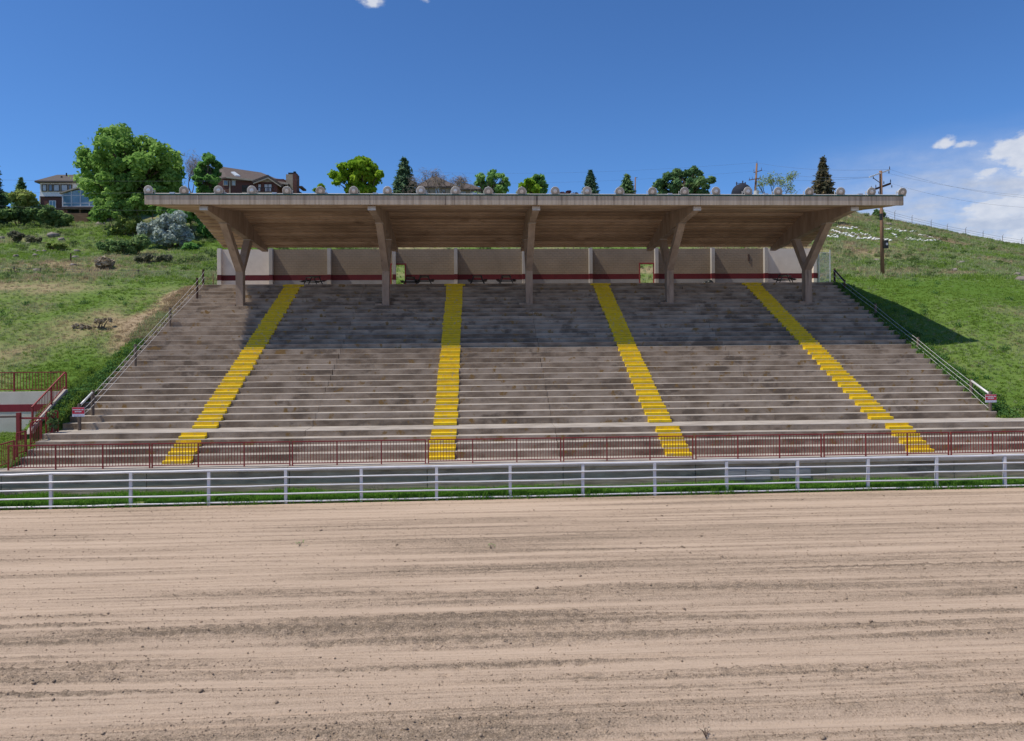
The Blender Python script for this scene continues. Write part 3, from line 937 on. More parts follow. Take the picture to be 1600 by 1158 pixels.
side_panel(sr, (ex, 33.45, 1.25), (ex, 34.75, 1.3), 1.05, 9)
side_panel(sr, (ex, 34.95, 1.62), (ex, 35.65, 1.64), 1.05, 6)
side_panel(sr, (ex + .1, 35.85, 1.95), (ex + .1, 36.7, 1.97), 1.1, 6)
side_panel(sr, (ex + .25, 36.85, 2.42), (ex + .55, 37.3, 2.42), 1.05, 4)

# ------------------------------------------------------------------ low wall with the red stripe at the far left
lw = thing('low_wall', (-29, 40, 1.9), 'low grey wall with a dark red stripe and white sloping kerb at the far left', 'wall')
lx1 = xat(103.5, 40, 4); LWT = zat(60, 612, 40)
LWX = lx1
MB().box(-48, 39.98, 1.6, LWX, 40.2, LWT).build('wall_face', M['greyblock'], lw)
zs0, zs1 = zat(40, 643.5, 39.9), zat(40, 632, 39.9)
MB().box(-48, 39.965, zs0, xat(47, 39.96, 3), 39.978, zs1).build('stripe', M['redband'], lw)
MB().box(xat(47.4, 39.96, 3), 39.965, zs0, LWX - .02, 39.978, zs1).build('stripe', M['redband'], lw)
MB().prism([(39.975, 2.2), (39.975, LWT - .02), (37.2, 2.62), (37.2, 2.2)], 'x', LWX - .14, LWX).build('wing_wall', M['greyblock'], lw)
MB().prism([(40.05, LWT - .015), (40.05, LWT + .11), (37.0, 2.70), (36.75, 2.42), (37.2, 2.61)], 'x', LWX - .18, LWX + .05).build('sloping_kerb', M['tread'], lw)
rl = thing('ramp_railing', (LWX - 4, 40.1, LWT), 'red railing along the top of the low wall and down its sloping kerb', 'railing')
xsr = [LWX - .05 - 2.72 * k for k in range(0, 8)]
ht = zat(60, 582.5, 40.1) - LWT
for a, b_ in zip(xsr[1:], xsr[:-1]):
    MB().box(b_ - .035, 40.06, LWT, b_ + .035, 40.13, LWT + ht).build('post', M['red'], rl)
    MB().box(a, 40.07, LWT + ht + .002, b_ - (0 if b_ == xsr[0] else 0), 40.12, LWT + ht + .05).build('top_rail', M['red'], rl)
    MB().box(a + .036, 40.075, LWT + .10, b_ - .036, 40.115, LWT + .14).build('bottom_rail', M['red'], rl)
    for j in range(1, 17):
        x = a + (b_ - a) * j / 17
        MB().box(x - .012, 40.085, LWT + .141, x + .012, 40.108, LWT + ht + .001).build('baluster', M['red'], rl)
sx = LWX - .07
p0, p1 = Vector((sx, 40.0, LWT + .1)), Vector((sx, 37.1, 2.72))
MB().bar(p0 + Vector((0, 0, ht - .1)), p1 + Vector((0, 0, ht - .02)), .06, .06).build('sloping_rail', M['red'], rl)
MB().bar(p0 + Vector((0, 0, .14)), p1 + Vector((0, 0, .14)), .045, .045).build('sloping_rail', M['red'], rl)
for t in (.42, .985):
    v = p0.lerp(p1, t)
    MB().box(v.x - .034, v.y - .034, v.z - .05, v.x + .034, v.y + .034, v.z + ht - .06).build('post', M['red'], rl)
for j in range(1, 22):
    v = p0.lerp(p1, j / 22)
    MB().box(v.x - .010, v.y - .010, v.z + .15, v.x + .010, v.y + .010, v.z + ht - .07).build('baluster', M['red'], rl)

# red post and rail at the far left
pr = thing('post_and_rail', (-25.2, 36.9, 1.9), 'dark red post and rail fence in the tall grass at the far left', 'fence')
for px, y0, y1 in ((29.5, 645, 673), (82, 645, 690)):
    a = at(px, y1, 37.0)
    MB().box(a.x - .088, 36.92, 1.55, a.x + .088, 37.08, zat(px, y0, 37.0)).build('post', M['red'], pr)
xa_, xb_ = xat(31, 37, 3), xat(80.5, 37, 3)
zr0, zr1 = zat(31, 653.5, 37), zat(80, 653.5, 37)
MB().bar((xa_ + .05, 37.0, zr0), (xb_ - .05, 37.0, zr1), .07, .09).build('rail', M['red'], pr)
MB().bar((xa_ - 6.5, 37.0, zr0 + .02), (xa_ - .15, 37.0, zr0 + .08), .08, .09).build('rail', M['wood'], pr)


# ------------------------------------------------------------------ cable fences down both sides of the terraces
def cable_fence(label, side, posts, pipe_last):
    """posts: (px, y_top, y_base, Y)"""
    P = []
    t = thing('cable_fence', (0, 0, 0), label, 'fence')
    for px, yt, yb, Y in posts:
        b_ = at(px, yb, Y); tp = at(px, yt, Y)
        P.append((b_, tp))
    t.location = P[0][0]
    for k, (b_, tp) in enumerate(P):
        mb = MB()
        bb = Vector((b_.x, b_.y, min(b_.z - .25, h1(b_.x, b_.y) - .1)))
        mb.tube([bb, tp], .082, 9)
        mb.build('post', M['darkwood'] if (k >= len(P) - 2) else M['wood'], t)
    n = len(P)
    for f_, r in ((.88, .011), (.55, .011), (.22, .010)):
        for k in range(n - 1):
            if k == 0 and f_ == .88:
                continue
            a = P[k][0].lerp(P[k][1], f_); b_ = P[k + 1][0].lerp(P[k + 1][1], f_)
            mid = (a + b_) / 2 - Vector((0, 0, .03))
            mb = MB(); off = Vector((.09 * side, 0, 0))
            mb.tube([a + off, mid + off, b_ + off], r, 5)
            mb.build('cable', M['cable'], t)
    a = P[0][0].lerp(P[0][1], .86); b_ = P[1][0].lerp(P[1][1], .9)
    mb = MB(); mb.tube([a, b_], .062, 8); mb.build('top_pipe', M['cable'], t, smooth=True)
    if pipe_last:
        a = P[-2][1] - Vector((0, 0, .12)); b_ = P[-1][1] - Vector((0, 0, .12))
        mb = MB(); mb.tube([a, b_], .06, 8); mb.build('top_pipe', M['darkwood'], t)
    return P


def yedge(py):
    """distance of the terrace nosing line that shows at height py"""
    return 25122 / (py + 5)


left_posts = [(124, 631, 657, 37.9), (145, 610, 637, 39.2), (211.5, 538, 563, 44.2), (265.5, 481, 502, 49.6), (308, 434, 460, 54.2), (317.5, 421, 447, 56.2)]
PLft = cable_fence('weathered cable fence down the left side of the terraces', 1, left_posts, False)
right_posts = [(1547, 611.5, 645, 38.4), (1517.5, 592.5, 615, 40.3), (1434.5, 527, 545, 45.6), (1368, 474.5, 493, 50.6), (1319.5, 437, 457, 55.0), (1304, 419.5, 443, 57.6)]
PRgt = cable_fence('weathered cable fence down the right side of the terraces', -1, right_posts, True)


# ------------------------------------------------------------------ warning signs on the lowest fence posts
def sign(label, px0, py0, px1, py1, Y):
    a, b_ = at(px0, py1, Y), at(px1, py0, Y)
    x0, x1, z0, z1 = a.x, b_.x, a.z, b_.z
    t = thing('warning_sign', ((x0 + x1) / 2, Y, z0), label, 'sign', 'red and white notices at the foot of the side fences')
    H, W = z1 - z0, x1 - x0
    MB().box(x0, Y, z0, x1, Y + .012, z1).build('panel', M['signwhite'], t)
    MB().box(x0 + .008, Y - .004, z0 + H * .30, x1 - .008, Y - .0005, z1 - .008).build('red_field', M['signred'], t)
    rr = np.random.default_rng(5)

    def line(zc, h, l, r_, mat, wmin, wmax):
        mb = MB(); x = x0 + W * l
        while x < x0 + W * r_:
            w = W * rr.uniform(wmin, wmax)
            w = min(w, x0 + W * r_ - x)
            y_ = Y - .0085
            # strokes of one word, too worn to read
            xx = x
            while xx < x + w - .002:
                s_ = W * .028
                mb.box(xx, y_, z0 + H * zc - H * h / 2 * rr.uniform(.8, 1.0), xx + s_ * rr.uniform(.55, .9), Y - .0045, z0 + H * zc + H * h / 2)
                xx += s_ * 1.12
            x += w + W * .045
        mb.build('worn_lettering', mat, t)
    line(.745, .14, .04, .96, M['signwhite'], .10, .2)
    line(.53, .14, .22, .78, M['signwhite'], .18, .3)
    line(.16, .07, .10, .90, M['faint'], .12, .25)
    mb = MB(); mb.box((x0 + x1) / 2 - .05, Y + .0125, z0 + .1, (x0 + x1) / 2 + .05, Y + .06, z1 - .1); mb.build('bracket', M['steel'], t)


M['faint'] = material('faded_print', [(.3, (.42, .40, .52)), (.7, (.50, .48, .6))], 3, bump=0)
sign('red and white notice on the lowest post of the left cable fence', 112.8, 636.3, 132, 651.2, 37.72)
sign('red and white notice on the lowest post of the right cable fence', 1539.6, 616.2, 1557, 629.0, 38.22)

# ------------------------------------------------------------------ floodlights along the roof edge
def floodlight(px, label, tilt):
    Y = 45.26
    x = xat(px, Y - .1, 16.1)
    t = thing('floodlight', (x, Y, 15.91), label, 'floodlight', 'round floodlights in a row along the front edge of the roof')
    t.rotation_euler = (0, 0, rng.normal(0, .05))
    rx = tilt
    for nm, me in FL.items():
        o = link(nm, me, t, rel=True)
        if nm != 'bracket':
            o.location = (0, 0, .235); o.rotation_euler = (rx, 0, 0)
    return t


FL = {}
FL['housing'] = MB().lathe([(.02, .30), (.085, .30), (.10, .22), (.135, .14), (.21, .02), (.26, -.08), (.275, -.155), (.285, -.16), (.285, -.185), (.262, -.185)], 20).mesh('housing', M['lampwhite'], True)
FL['lens'] = MB().lathe([(.262, -.182), (.20, -.196), (.115, -.205)], 20).mesh('lens', M['lens'], True)
FL['lens_glint'] = MB().lathe([(.115, -.206), (.06, -.214), (.001, -.216)], 16).mesh('lens_glint', M['lensin'], True)  # pale disc paints the bulb's reflection on the lens
mbk = MB(); mbk.box(-.32, -.03, .22, -.295, .03, .27).box(.295, -.03, .22, .32, .03, .27).box(-.32, -.03, -.03, .32, .03, -.005).box(-.32, -.03, -.004, -.297, .03, .219).box(.297, -.03, -.004, .32, .03, .219).box(-.08, .08, -.04, .08, .24, .13)
FL['bracket'] = mbk.mesh('bracket', M['lampwhite'])
mbn = MB(); mbn.lathe([(.001, .02), (.035, .02), (.035, .10), (.001, .10)], 8, 'z')
mbn.v = [(x + .0, y + .05, z + .2) for x, y, z in mbn.v]
FL['cap_knob'] = mbn.mesh('cap_knob', M['lampwhite'])
flpx = [233, 288, 342, 394, 449, 501, 553, 606, 658, 712, 763, 815, 867, 917, 968, 1019, 1069, 1118, 1168, 1215, 1264, 1313, 1361, 1409]
ordn = ['', 'second', 'third', 'fourth', 'fifth', 'sixth', 'seventh', 'eighth', 'ninth', 'tenth', 'eleventh', 'twelfth']
for k, px in enumerate(flpx):
    if k == 0: lab = 'round floodlight at the left corner of the roof edge'
    elif k == 23: lab = 'round floodlight at the right corner of the roof edge'
    elif k < 12: lab = ordn[k] + ' round floodlight from the left corner of the roof edge'
    else: lab = ordn[23 - k] + ' round floodlight from the right corner of the roof edge'
    floodlight(px, lab, math.radians(rng.uniform(2, 16)))

# ------------------------------------------------------------------ picnic tables on the concourse
def table_meshes():
    top = MB()
    for k in range(5): top.box(-.37 + .15 * k, -.9, .72, -.37 + .15 * k + .14, .9, .76)
    bench = MB()
    for k in range(2): bench.box(-.14 + .145 * k, -.9, .42, -.14 + .145 * k + .135, .9, .455)
    leg = MB()
    leg.bar((-.30, 0, .715), (-.62, 0, 0), .06, .06, (0, 1, 0)).bar((.30, 0, .715), (.62, 0, 0), .06, .06, (0, 1, 0)).bar((-.74, 0, .39), (.74, 0, .39), .06, .06)
    return top.mesh('table_top', M['black']), bench.mesh('bench', M['black']), leg.mesh('leg_frame', M['black'])


TBL = table_meshes()


def picnic_table(px, Y, rz, label):
    x = xat(px, Y, 11.6)
    t = thing('picnic_table', (x, Y, LIP0_Z), label, 'picnic table', 'black picnic tables on the concourse')
    t.rotation_euler = (0, 0, rz)
    link('table_top', TBL[0], t, rel=True)
    for s_ in (-1, 1):
        link('bench', TBL[1], t, loc=(.66 * s_, 0, 0), rel=True)
        link('leg_frame', TBL[2], t, loc=(0, .62 * s_, 0), rel=True)


picnic_table(489, 58.6, .55, 'black picnic table standing askew behind the leftmost yellow aisle')
picnic_table(641, 59.4, .1, 'black picnic table beside the left doorway')
picnic_table(663, 58.3, 0.05, 'black picnic table second to the right of the left doorway')
picnic_table(746, 58.4, 0.0, 'black picnic table just right of the second yellow aisle')
picnic_table(791, 58.5, -.08, 'black picnic table left of the middle column')
picnic_table(1226, 58.6, -.6, 'black picnic table standing askew left of the rightmost column')
# a dark bin by the pilaster and its bag
x = xat(1106, 60, 11.4)
tb = thing('trash_bag', (x, 60, LIP0_Z), 'small dark heap of bags against the wall right of the fourth column', 'bag')
for k, (dx, dy, s_) in enumerate(((-.2, 0, .22), (.16, .05, .3))):
    me = lumps('bag', np.array([(x + dx, 60 + dy, LIP0_Z + s_ * .9)]), np.array([s_]), M['black'], 1.1, np.random.default_rng(k))
    link('bag', me, tb)

# ------------------------------------------------------------------ chain-link gate right of the wall
cg = thing('chain_link_gate', (xat(1288, 61, 12), 61, 11.1), 'chain-link gate in a steel frame at the right end of the back wall', 'gate')
gx0, gx1 = xat(1279.5, 60.8, 12), xat(1297, 60.8, 12)
gz0, gz1 = 11.0, zat(1290, 395, 60.8)
for x in (gx0, gx1):
    mb = MB(); mb.tube([(x, 60.8, gz0 - .2), (x, 60.8, gz1 + (.25 if x == gx1 else 0))], .045, 8); mb.build('post', M['steel'], cg)
for z in (gz0 + .1, gz1):
    mb = MB(); mb.tube([(gx0 + .04, 60.8, z), (gx1 - .04, 60.8, z)], .025, 6); mb.build('rail', M['steel'], cg)
mb = MB()
w_, h_ = gx1 - gx0, gz1 - gz0 - .1
s_ = -h_
while s_ < w_:
    for sgn in (1, -1):
        a0, a1 = max(0, s_), min(w_, s_ + h_)
        if a1 - a0 > .05:
            pts = [(gx0 + a0, 60.8 + .004 * sgn, gz0 + .1 + (a0 - s_)), (gx0 + a1, 60.8 + .004 * sgn, gz0 + .1 + (a1 - s_))]
            if sgn < 0: pts = [(gx0 + gx1 - p[0], p[1], p[2]) for p in pts]
            mb.bar(pts[0], pts[1], .007)
    s_ += .085
tag(mb.build('chain_mesh', M['steel'], cg), kind='stuff')
def ground_hit(px, py, y0=38, y1=175):
    """where the line of sight through a pixel meets the hillside"""
    d = ray(px, py)
    Y = np.arange(y0, y1, .25)
    t = Y / d.y
    dz = CZ + d.z * t - hgt(d.x * t, Y)
    k = np.where(dz < 0)[0]
    if len(k) == 0: return None
    Yk = Y[k[0]]
    p = at(px, py, float(Yk)); p.z = h1(p.x, p.y)
    return p



# ------------------------------------------------------------------ trees and shrubs
def quads(C_, A, B):
    """diamond leaves: centres and two half-axes"""
    V = np.stack([C_ - A, C_ - B, C_ + A, C_ + B], 1).reshape(-1, 3)
    return V, np.arange(len(V)).reshape(-1, 4)


def rand_dirs(n, r_):
    v = r_.normal(size=(n, 3))
    return v / np.linalg.norm(v, axis=1)[:, None]


def leaf_cloud(blobs, n, size, r_, flat=.25, asp=.62):
    """leaves through the volume of the blobs (x,y,z,r): centres, half-axes, tint"""
    blobs = np.asarray(blobs)
    w = blobs[:, 3] ** 2
    k = r_.choice(len(blobs), n, p=w / w.sum())
    d = rand_dirs(n, r_)
    rad = blobs[k, 3] * (.35 + .72 * r_.random(n) ** .55) * np.where(r_.random(n) < .16, r_.uniform(1.0, 1.4, n), 1.0)
    c = blobs[k, :3] + d * rad[:, None] * np.array([1, 1, .82])
    nrm = d * .8 + rand_dirs(n, r_) * .9 + np.array([0, 0, flat])
    nrm /= np.linalg.norm(nrm, axis=1)[:, None]
    a = np.cross(nrm, rand_dirs(n, r_)); a /= np.linalg.norm(a, axis=1)[:, None]
    b = np.cross(nrm, a)
    s = size * (.55 + .9 * r_.random(n))
    tint = np.clip(.5 + .18 * r_.normal(size=n) + (r_.random(len(blobs)) - .5)[k] * .5, 0, 1)
    return c, a * s[:, None], b * (s * asp)[:, None], tint


def crown_obj(name, blobs, n, size, mat, parent, r_, flat=.25, asp=.62):
    c, a, b, t = leaf_cloud(blobs, n, size, r_, flat, asp)
    V, Fq = quads(c, a, b)
    return link(name, np_mesh(name, V, Fq, M[mat], False, {'tint': ('FACE', t)}), parent)


def limb_pts(p, q, r_, wob=.08, n=4):
    p, q = Vector(p), Vector(q)
    L_ = (q - p).length
    out = []
    for i in range(n + 1):
        t = i / n
        v = p.lerp(q, t) + Vector(r_.normal(size=3)) * (wob * L_ * math.sin(math.pi * t))
        v.z += .06 * L_ * math.sin(math.pi * t)
        out.append(v)
    return out


def broad_tree(label, px, ptop, pbot, pw, Y, mat, n, size, seed, name='broadleaf_tree', lobes=26, low=.12, gaps=.5, group=None, shape=1.0, bs=1.0):
    """crown filling the given pixel box of the photograph at distance Y"""
    r_ = np.random.default_rng(seed)
    c = at(px, (ptop + pbot) / 2, Y)
    H = zat(px, ptop, Y) - zat(px, pbot, Y)
    W = pw / F * (Y)
    base = Vector((c.x, Y, h1(c.x, Y) - .15))
    t = thing(name, base, label, 'tree', group)
    rx, rz = W / 2, H / 2
    blobs = []
    tries = 0
    while len(blobs) < lobes and tries < 2000:
        tries += 1
        d = rand_dirs(1, r_)[0]
        q = r_.random() ** .42
        rb = bs * (0.17 + .15 * r_.random()) * min(rx, rz * 1.2)
        zz = d[2] * q * (rz - rb * .8)
        k = 1 - .35 * abs(d[2] * q) ** 2 - (.25 * max(0, -d[2] * q) if shape < 1 else 0)
        p = np.array([c.x + d[0] * q * (rx - rb) * (k + .12), Y + d[1] * q * (rx - rb) * .8, c.z + zz])
        if all(np.linalg.norm(p - np.array(b[:3])) > gaps * (rb + b[3]) for b in blobs):
            blobs.append((*p, rb))
    mb = MB()
    top = Vector((c.x + r_.normal() * .1 * rx, Y, c.z + .15 * rz))
    r0 = max(.12, .035 * W + .06)
    tr = limb_pts(base, top, r_, .03, 5)
    mb.tube(tr, [r0 * (1.15 - .85 * i / 5) for i in range(6)], 8)
    for b in blobs:
        k = int(r_.integers(2, 5))
        s0 = tr[k]
        pts = limb_pts(s0, b[:3], r_, .07, 4)
        mb.tube(pts, [r0 * .42 * (1.0 - .2 * i) + .012 for i in range(5)], 5)
    mb.build('trunk', M['bark'], t, smooth=True)
    crown_obj('crown', blobs, n, size, mat, t, r_)
    return t


def bare_tree(label, px, ptop, pbot, pw, Y, seed, leaf=None, nleaf=0, stems=1, name='bare_tree', mat='twig', lw=1.0):
    r_ = np.random.default_rng(seed)
    c = at(px, pbot, Y)
    H = zat(px, ptop, Y) - zat(px, pbot, Y)
    W = pw / F * Y
    base = Vector((c.x, Y, h1(c.x, Y) - .1))
    t = thing(name, base, label, 'tree')
    mb = MB()
    tips = []
    ctr = Vector((c.x, Y, c.z))

    def grow(p, d, L_, rad, lev):
        q = p + d * L_
        mid = p.lerp(q, .5) + Vector(r_.normal(size=3)) * L_ * .06
        mb.tube([p, mid, q], [rad, rad * .85, rad * .68], 5 if lev < 2 else 3, cap=False)
        if lev >= 6:
            tips.append(q); return
        nb = 2 if lev < 1 else int(r_.integers(2, 4))
        for _ in range(nb):
            e = (d + Vector(r_.normal(size=3)) * (.42 + .05 * lev) + Vector((0, 0, .14))).normalized()
            grow(q if r_.random() < .7 else mid, e, L_ * r_.uniform(.62, .86), rad * .62, lev + 1)
        if lev >= 3: tips.append(q)
    for s_ in range(stems):
        b0 = ctr + Vector(((s_ - (stems - 1) / 2) * W * .16, r_.normal() * .2, 0))
        mb.tube([base + Vector(((s_ - (stems - 1) / 2) * W * .05, 0, 0)), b0], [.14 * lw, .11 * lw], 6)
        d = Vector(((s_ - (stems - 1) / 2) * .28, r_.normal() * .1, 1)).normalized()
        grow(b0, d, H * .27, .10 * lw, 0)
    mb.build('trunk', M[mat], t)
    if leaf:
        blobs = [(*q, .55) for q in tips]
        if leaf == 'leaf_twig': crown_obj('crown', [(*q, .75) for q in tips], nleaf, .42, leaf, t, r_, .3, .055)
        else: crown_obj('crown', blobs, nleaf, .13, leaf, t, r_)
    return t


def conifer(label, px, ptop, pbot, pw, Y, mat, seed, name='spruce_tree', dens=1.0, round_=0.0, group=None):
    r_ = np.random.default_rng(seed)
    c = at(px, pbot, Y); H = zat(px, ptop, Y) - c.z; W = pw / F * Y / 2
    base = Vector((c.x, Y, h1(c.x, Y) - .2))
    t = thing(name, base, label, 'tree', group)
    mb = MB(); mb.tube([base, Vector((c.x, Y, c.z + H * .97))], [.05 * W + .12, .03], 7); mb.build('trunk', M['bark'], t)
    z0 = c.z - .35 * H                      # the skirt goes on below what shows
    HH = c.z + H - z0
    Cs, As, Bs, Ts = [], [], [], []
    lev = int(26 * dens)
    for i in range(lev):
        u = (i + .5) / lev
        prof = (1 - u) ** (.85 - .35 * round_) * (1 - round_ * .0) if round_ < .5 else math.sqrt(max(0, 1 - (max(0, u - .15) / .87) ** 2)) * .95
        R = W * 1.12 * prof + .06
        nb = max(5, int((7 + 12 * prof) * dens))
        a0 = r_.random() * 6.28
        for j in range(nb):
            a = a0 + 6.283 * j / nb + r_.normal() * .15
            L_ = R * r_.uniform(.68, 1.12)
            zb = z0 + u * HH + r_.normal() * HH / lev * .3
            dr = np.array([math.cos(a), math.sin(a), 0])
            m_ = max(4, int(11 * L_ / (W + .1)) + 3)
            s = np.linspace(.22, 1, m_)
            droop = (-.30 * s + .16 * s ** 2.5) * L_ * (1 - u * .6)
            tint0 = .42 + .2 * r_.normal()
            for _ in range(3):
                cc = np.stack([c.x + dr[0] * s * L_, Y + dr[1] * s * L_, zb + droop], 1) + r_.normal(size=(m_, 3)) * np.array([.07, .07, .05]) * W * .9
                d2 = dr[None] * .8 + r_.normal(size=(m_, 3)) * .45 + np.array([0, 0, -.12])
                d2 /= np.linalg.norm(d2, axis=1)[:, None]
                sd = np.cross(d2, r_.normal(size=(m_, 3)) * .5 + np.array([0, 0, 1])); sd /= np.linalg.norm(sd, axis=1)[:, None]
                ln = W * .155 * r_.uniform(.7, 1.3, m_)
                Cs.append(cc); As.append(d2 * ln[:, None]); Bs.append(sd * (ln * .34)[:, None])
                Ts.append(np.clip(tint0 + .25 * (s - .5) + .14 * r_.normal(size=m_), 0, 1))
    V, Fq = quads(np.concatenate(Cs), np.concatenate(As), np.concatenate(Bs))
    link('crown', np_mesh('crown', V, Fq, M[mat], False, {'tint': ('FACE', np.concatenate(Ts))}), t)
    return t


def shrub(label, boxes, Y, mat, n, size, seed, name='shrub', cat='shrub', group=None, lobes=16, stems=7, flat=.3, ground=True, snap=True):
    """boxes: pixel boxes (x0,y0,x1,y1) the foliage fills"""
    r_ = np.random.default_rng(seed)
    blobs = []
    cx = sum((b[0] + b[2]) / 2 for b in boxes) / len(boxes)
    yb = max(b[3] for b in boxes)
    if snap:
        q = ground_hit(cx, yb - 2, 33.5)
        if q is not None: Y = q.y
    base = at(cx, yb, Y)
    gz = h1(base.x, Y)
    if ground: base.z = gz - .05
    t = thing(name, base, label, cat, group)
    for x0, y0, x1, y1 in boxes:
        c = at((x0 + x1) / 2, (y0 + y1) / 2, Y)
        rx, rz = (x1 - x0) / F * Y / 2, (y1 - y0) / F * Y / 2
        for _ in range(lobes):
            d = rand_dirs(1, r_)[0]; q = r_.random() ** .45
            rb = (.25 + .2 * r_.random()) * min(rx, rz)
            blobs.append((c.x + d[0] * q * (rx - rb * .8), Y + d[1] * q * (min(rx, 2.6 * rz) - rb) * .7, c.z + d[2] * q * (rz - rb * .8), rb))
    mb = MB()
    for k in range(stems):
        b = blobs[int(r_.integers(len(blobs)))]
        x_ = base.x + (b[0] - base.x) * .6
        s0 = Vector((x_, Y, min(h1(x_, Y) - .05, b[2])))
        mb.tube(limb_pts(s0, b[:3], r_, .05, 3), [.05, .04, .025, .012], 5)
    mb.build('stem', M['bark'], t)
    crown_obj('crown', blobs, n, size, mat, t, r_, flat)
    return t


broad_tree('big bushy cottonwood tree towering over the left houses', 206, 189, 345, 176, 95, 'leaf_big', 17000, .27, 11, 'cottonwood_tree', 80, gaps=.56, bs=.62)
broad_tree('upright dark green tree beside the brick house', 326, 236, 315, 46, 103, 'leaf_dark', 6500, .27, 12, lobes=46, gaps=.22, bs=.8)
bare_tree('thin bare grey tree between the cottonwood and the dark green tree', 303, 225, 318, 38, 108, 13, 'leaf_twig', 1300, stems=2, lw=1.2)
broad_tree('bright yellow-green tree left of the tall spruce', 559, 243, 312, 88, 118, 'leaf_lime', 6500, .31, 14, lobes=46, gaps=.6, bs=.7)
broad_tree('small yellow-green sapling between the chimney and the bright tree', 499, 282, 316, 19, 116, 'leaf_lime', 420, .36, 15, 'sapling', 7)
conifer('tall dark spruce right of the bright yellow-green tree', 632, 248, 309, 50, 116, 'needle', 16)
bare_tree('bare many-stemmed tree in front of the tan house', 689, 262, 308, 60, 114, 17, 'leaf_twig', 1700, stems=6, lw=1.3)
broad_tree('thin-leaved light green tree right of the tan house', 770, 264, 315, 72, 120, 'leaf_mid', 2800, .28, 18, lobes=36, gaps=.7, bs=.7)
broad_tree('grey-green tree behind the low lime green one', 838, 267, 316, 46, 124, 'leaf_mid', 1900, .4, 19, lobes=18, gaps=.55)
broad_tree('low lime green tree in front of the grey-green one', 826, 279, 318, 40, 119, 'leaf_lime', 1600, .36, 20, lobes=14)
shrub('dark purple-leaved bush above the middle of the roof', [(856, 296, 905, 314)], 121, 'leaf_purple', 900, .34, 21, 'purple_bush', 'bush', lobes=14, snap=False)
conifer('narrow spruce just right of the purple-leaved bush', 923, 266, 309, 34, 120, 'needle', 22)
conifer('small pine beside the short thin pole', 980, 273, 312, 36, 122, 'needle_pine', 23, 'pine_tree', .9, .3)
broad_tree('wide dark pine left of the dark domed tank', 1073, 259, 318, 104, 122, 'needle_pine', 8000, .34, 24, 'pine_tree', 60, gaps=.55, bs=.62)
bare_tree('thin tree with sparse young leaves right of the red-brown pole', 1211, 264, 312, 52, 124, 25, 'leaf_olive', 1300, 4, 'budding_tree', lw=1.0)
conifer('brownish spruce standing alone near the right end of the roof', 1286, 247, 310, 44, 124, 'needle_brown', 26)
# left hillside
conifer('dark conifer top rising at the far left behind the hedge', 33, 278, 316, 26, 106, 'needle_pine', 27, 'conifer_tree', .8, .3)
conifer('dark conifer cut by the left edge of the view', -6, 256, 330, 34, 100, 'needle', 28, 'conifer_tree', .8)
shrub('dark hedge at the far left edge', [(-30, 293, 26, 335)], 103, 'leaf_bush', 2200, .34, 29, 'hedge', 'hedge')
shrub('bright yellow-green bush left of the white house', [(14, 294, 61, 328), (25, 300, 50, 322)], 101, 'leaf_olive', 2300, .32, 30, 'bush', 'bush')
shrub('large dark green bush below the white house', [(-22, 317, 55, 356), (40, 318, 95, 357), (75, 328, 112, 357)], 93, 'leaf_bush', 7500, .32, 31, 'bush', 'bush')
shrub('leafy green thicket at the foot of the big cottonwood', [(140, 308, 178, 350), (160, 310, 215, 347), (196, 300, 236, 340), (230, 285, 260, 318), (228, 304, 282, 346)], 91, 'leaf_big', 9500, .28, 32, 'thicket', 'bush', snap=False)
shrub('yellowish bush left of the silver bush', [(182, 335, 232, 368), (168, 350, 200, 372)], 84, 'leaf_olive', 3600, .27, 33, 'bush', 'bush')
shrub('silvery grey bush below the left end of the roof', [(218, 338, 300, 388), (248, 328, 292, 358), (230, 352, 312, 390)], 80, 'leaf_silver', 13000, .21, 34, 'silver_bush', 'bush', lobes=18)
shrub('dark green trees behind the silver bush', [(262, 318, 330, 356), (300, 338, 352, 374)], 90, 'leaf_dark', 5200, .32, 35, 'thicket', 'bush')
shrub('low green bramble in front of the yellowish bush', [(148, 372, 200, 396), (185, 376, 222, 400), (204, 366, 236, 392)], 74, 'leaf_bush', 3200, .24, 36, 'bramble', 'shrub')
shrub('low dark green scrub right of the silver bush', [(282, 376, 310, 394)], 77, 'leaf_dark', 900, .24, 37, 'shrub', 'shrub')
shrub('round dry brown shrub on the left hillside', [(140, 400, 180, 421)], 67, 'leaf_brush', 1300, .22, 38, 'dry_shrub', 'shrub', flat=0)
shrub('grey leafless brush strip right of the round dry shrub', [(208, 396, 245, 413), (240, 399, 275, 412)], 69, 'leaf_sage', 1500, .2, 39, 'dry_brush', 'shrub', flat=0)
shrub('greyish sagebrush on the slope at the left edge', [(14, 360, 40, 376), (36, 366, 64, 382)], 77, 'leaf_sage', 1300, .22, 40, 'sagebrush', 'shrub')
shrub('small olive brush below the large dark green bush', [(70, 378, 104, 392)], 73, 'leaf_olive', 700, .2, 44, 'shrub', 'shrub')
shrub('grey dead branches lying in the left grass', [(112, 504, 152, 516), (145, 496, 178, 507)], 48.3, 'leaf_brush', 900, .09, 41, 'dead_branches', 'brush', flat=0, lobes=12)
shrub('reddish weedy growth on the left end of the lower steps', [(54, 684, 84, 712), (66, 678, 88, 700), (44, 700, 66, 722)], 35.3, 'leaf_brush', 900, .06, 42, 'weeds', 'weeds', stems=16)
shrub('green weeds by the red corner post left of the deck', [(60, 690, 84, 716), (70, 640, 92, 676)], 35.7, 'leaf_bush', 800, .07, 43, 'weeds', 'weeds', stems=14)
shrub('dark scrub on the hill crest just below the roof end', [(1362, 326, 1390, 342)], 149, 'leaf_bush', 700, .4, 45, 'shrub', 'shrub', snap=False)
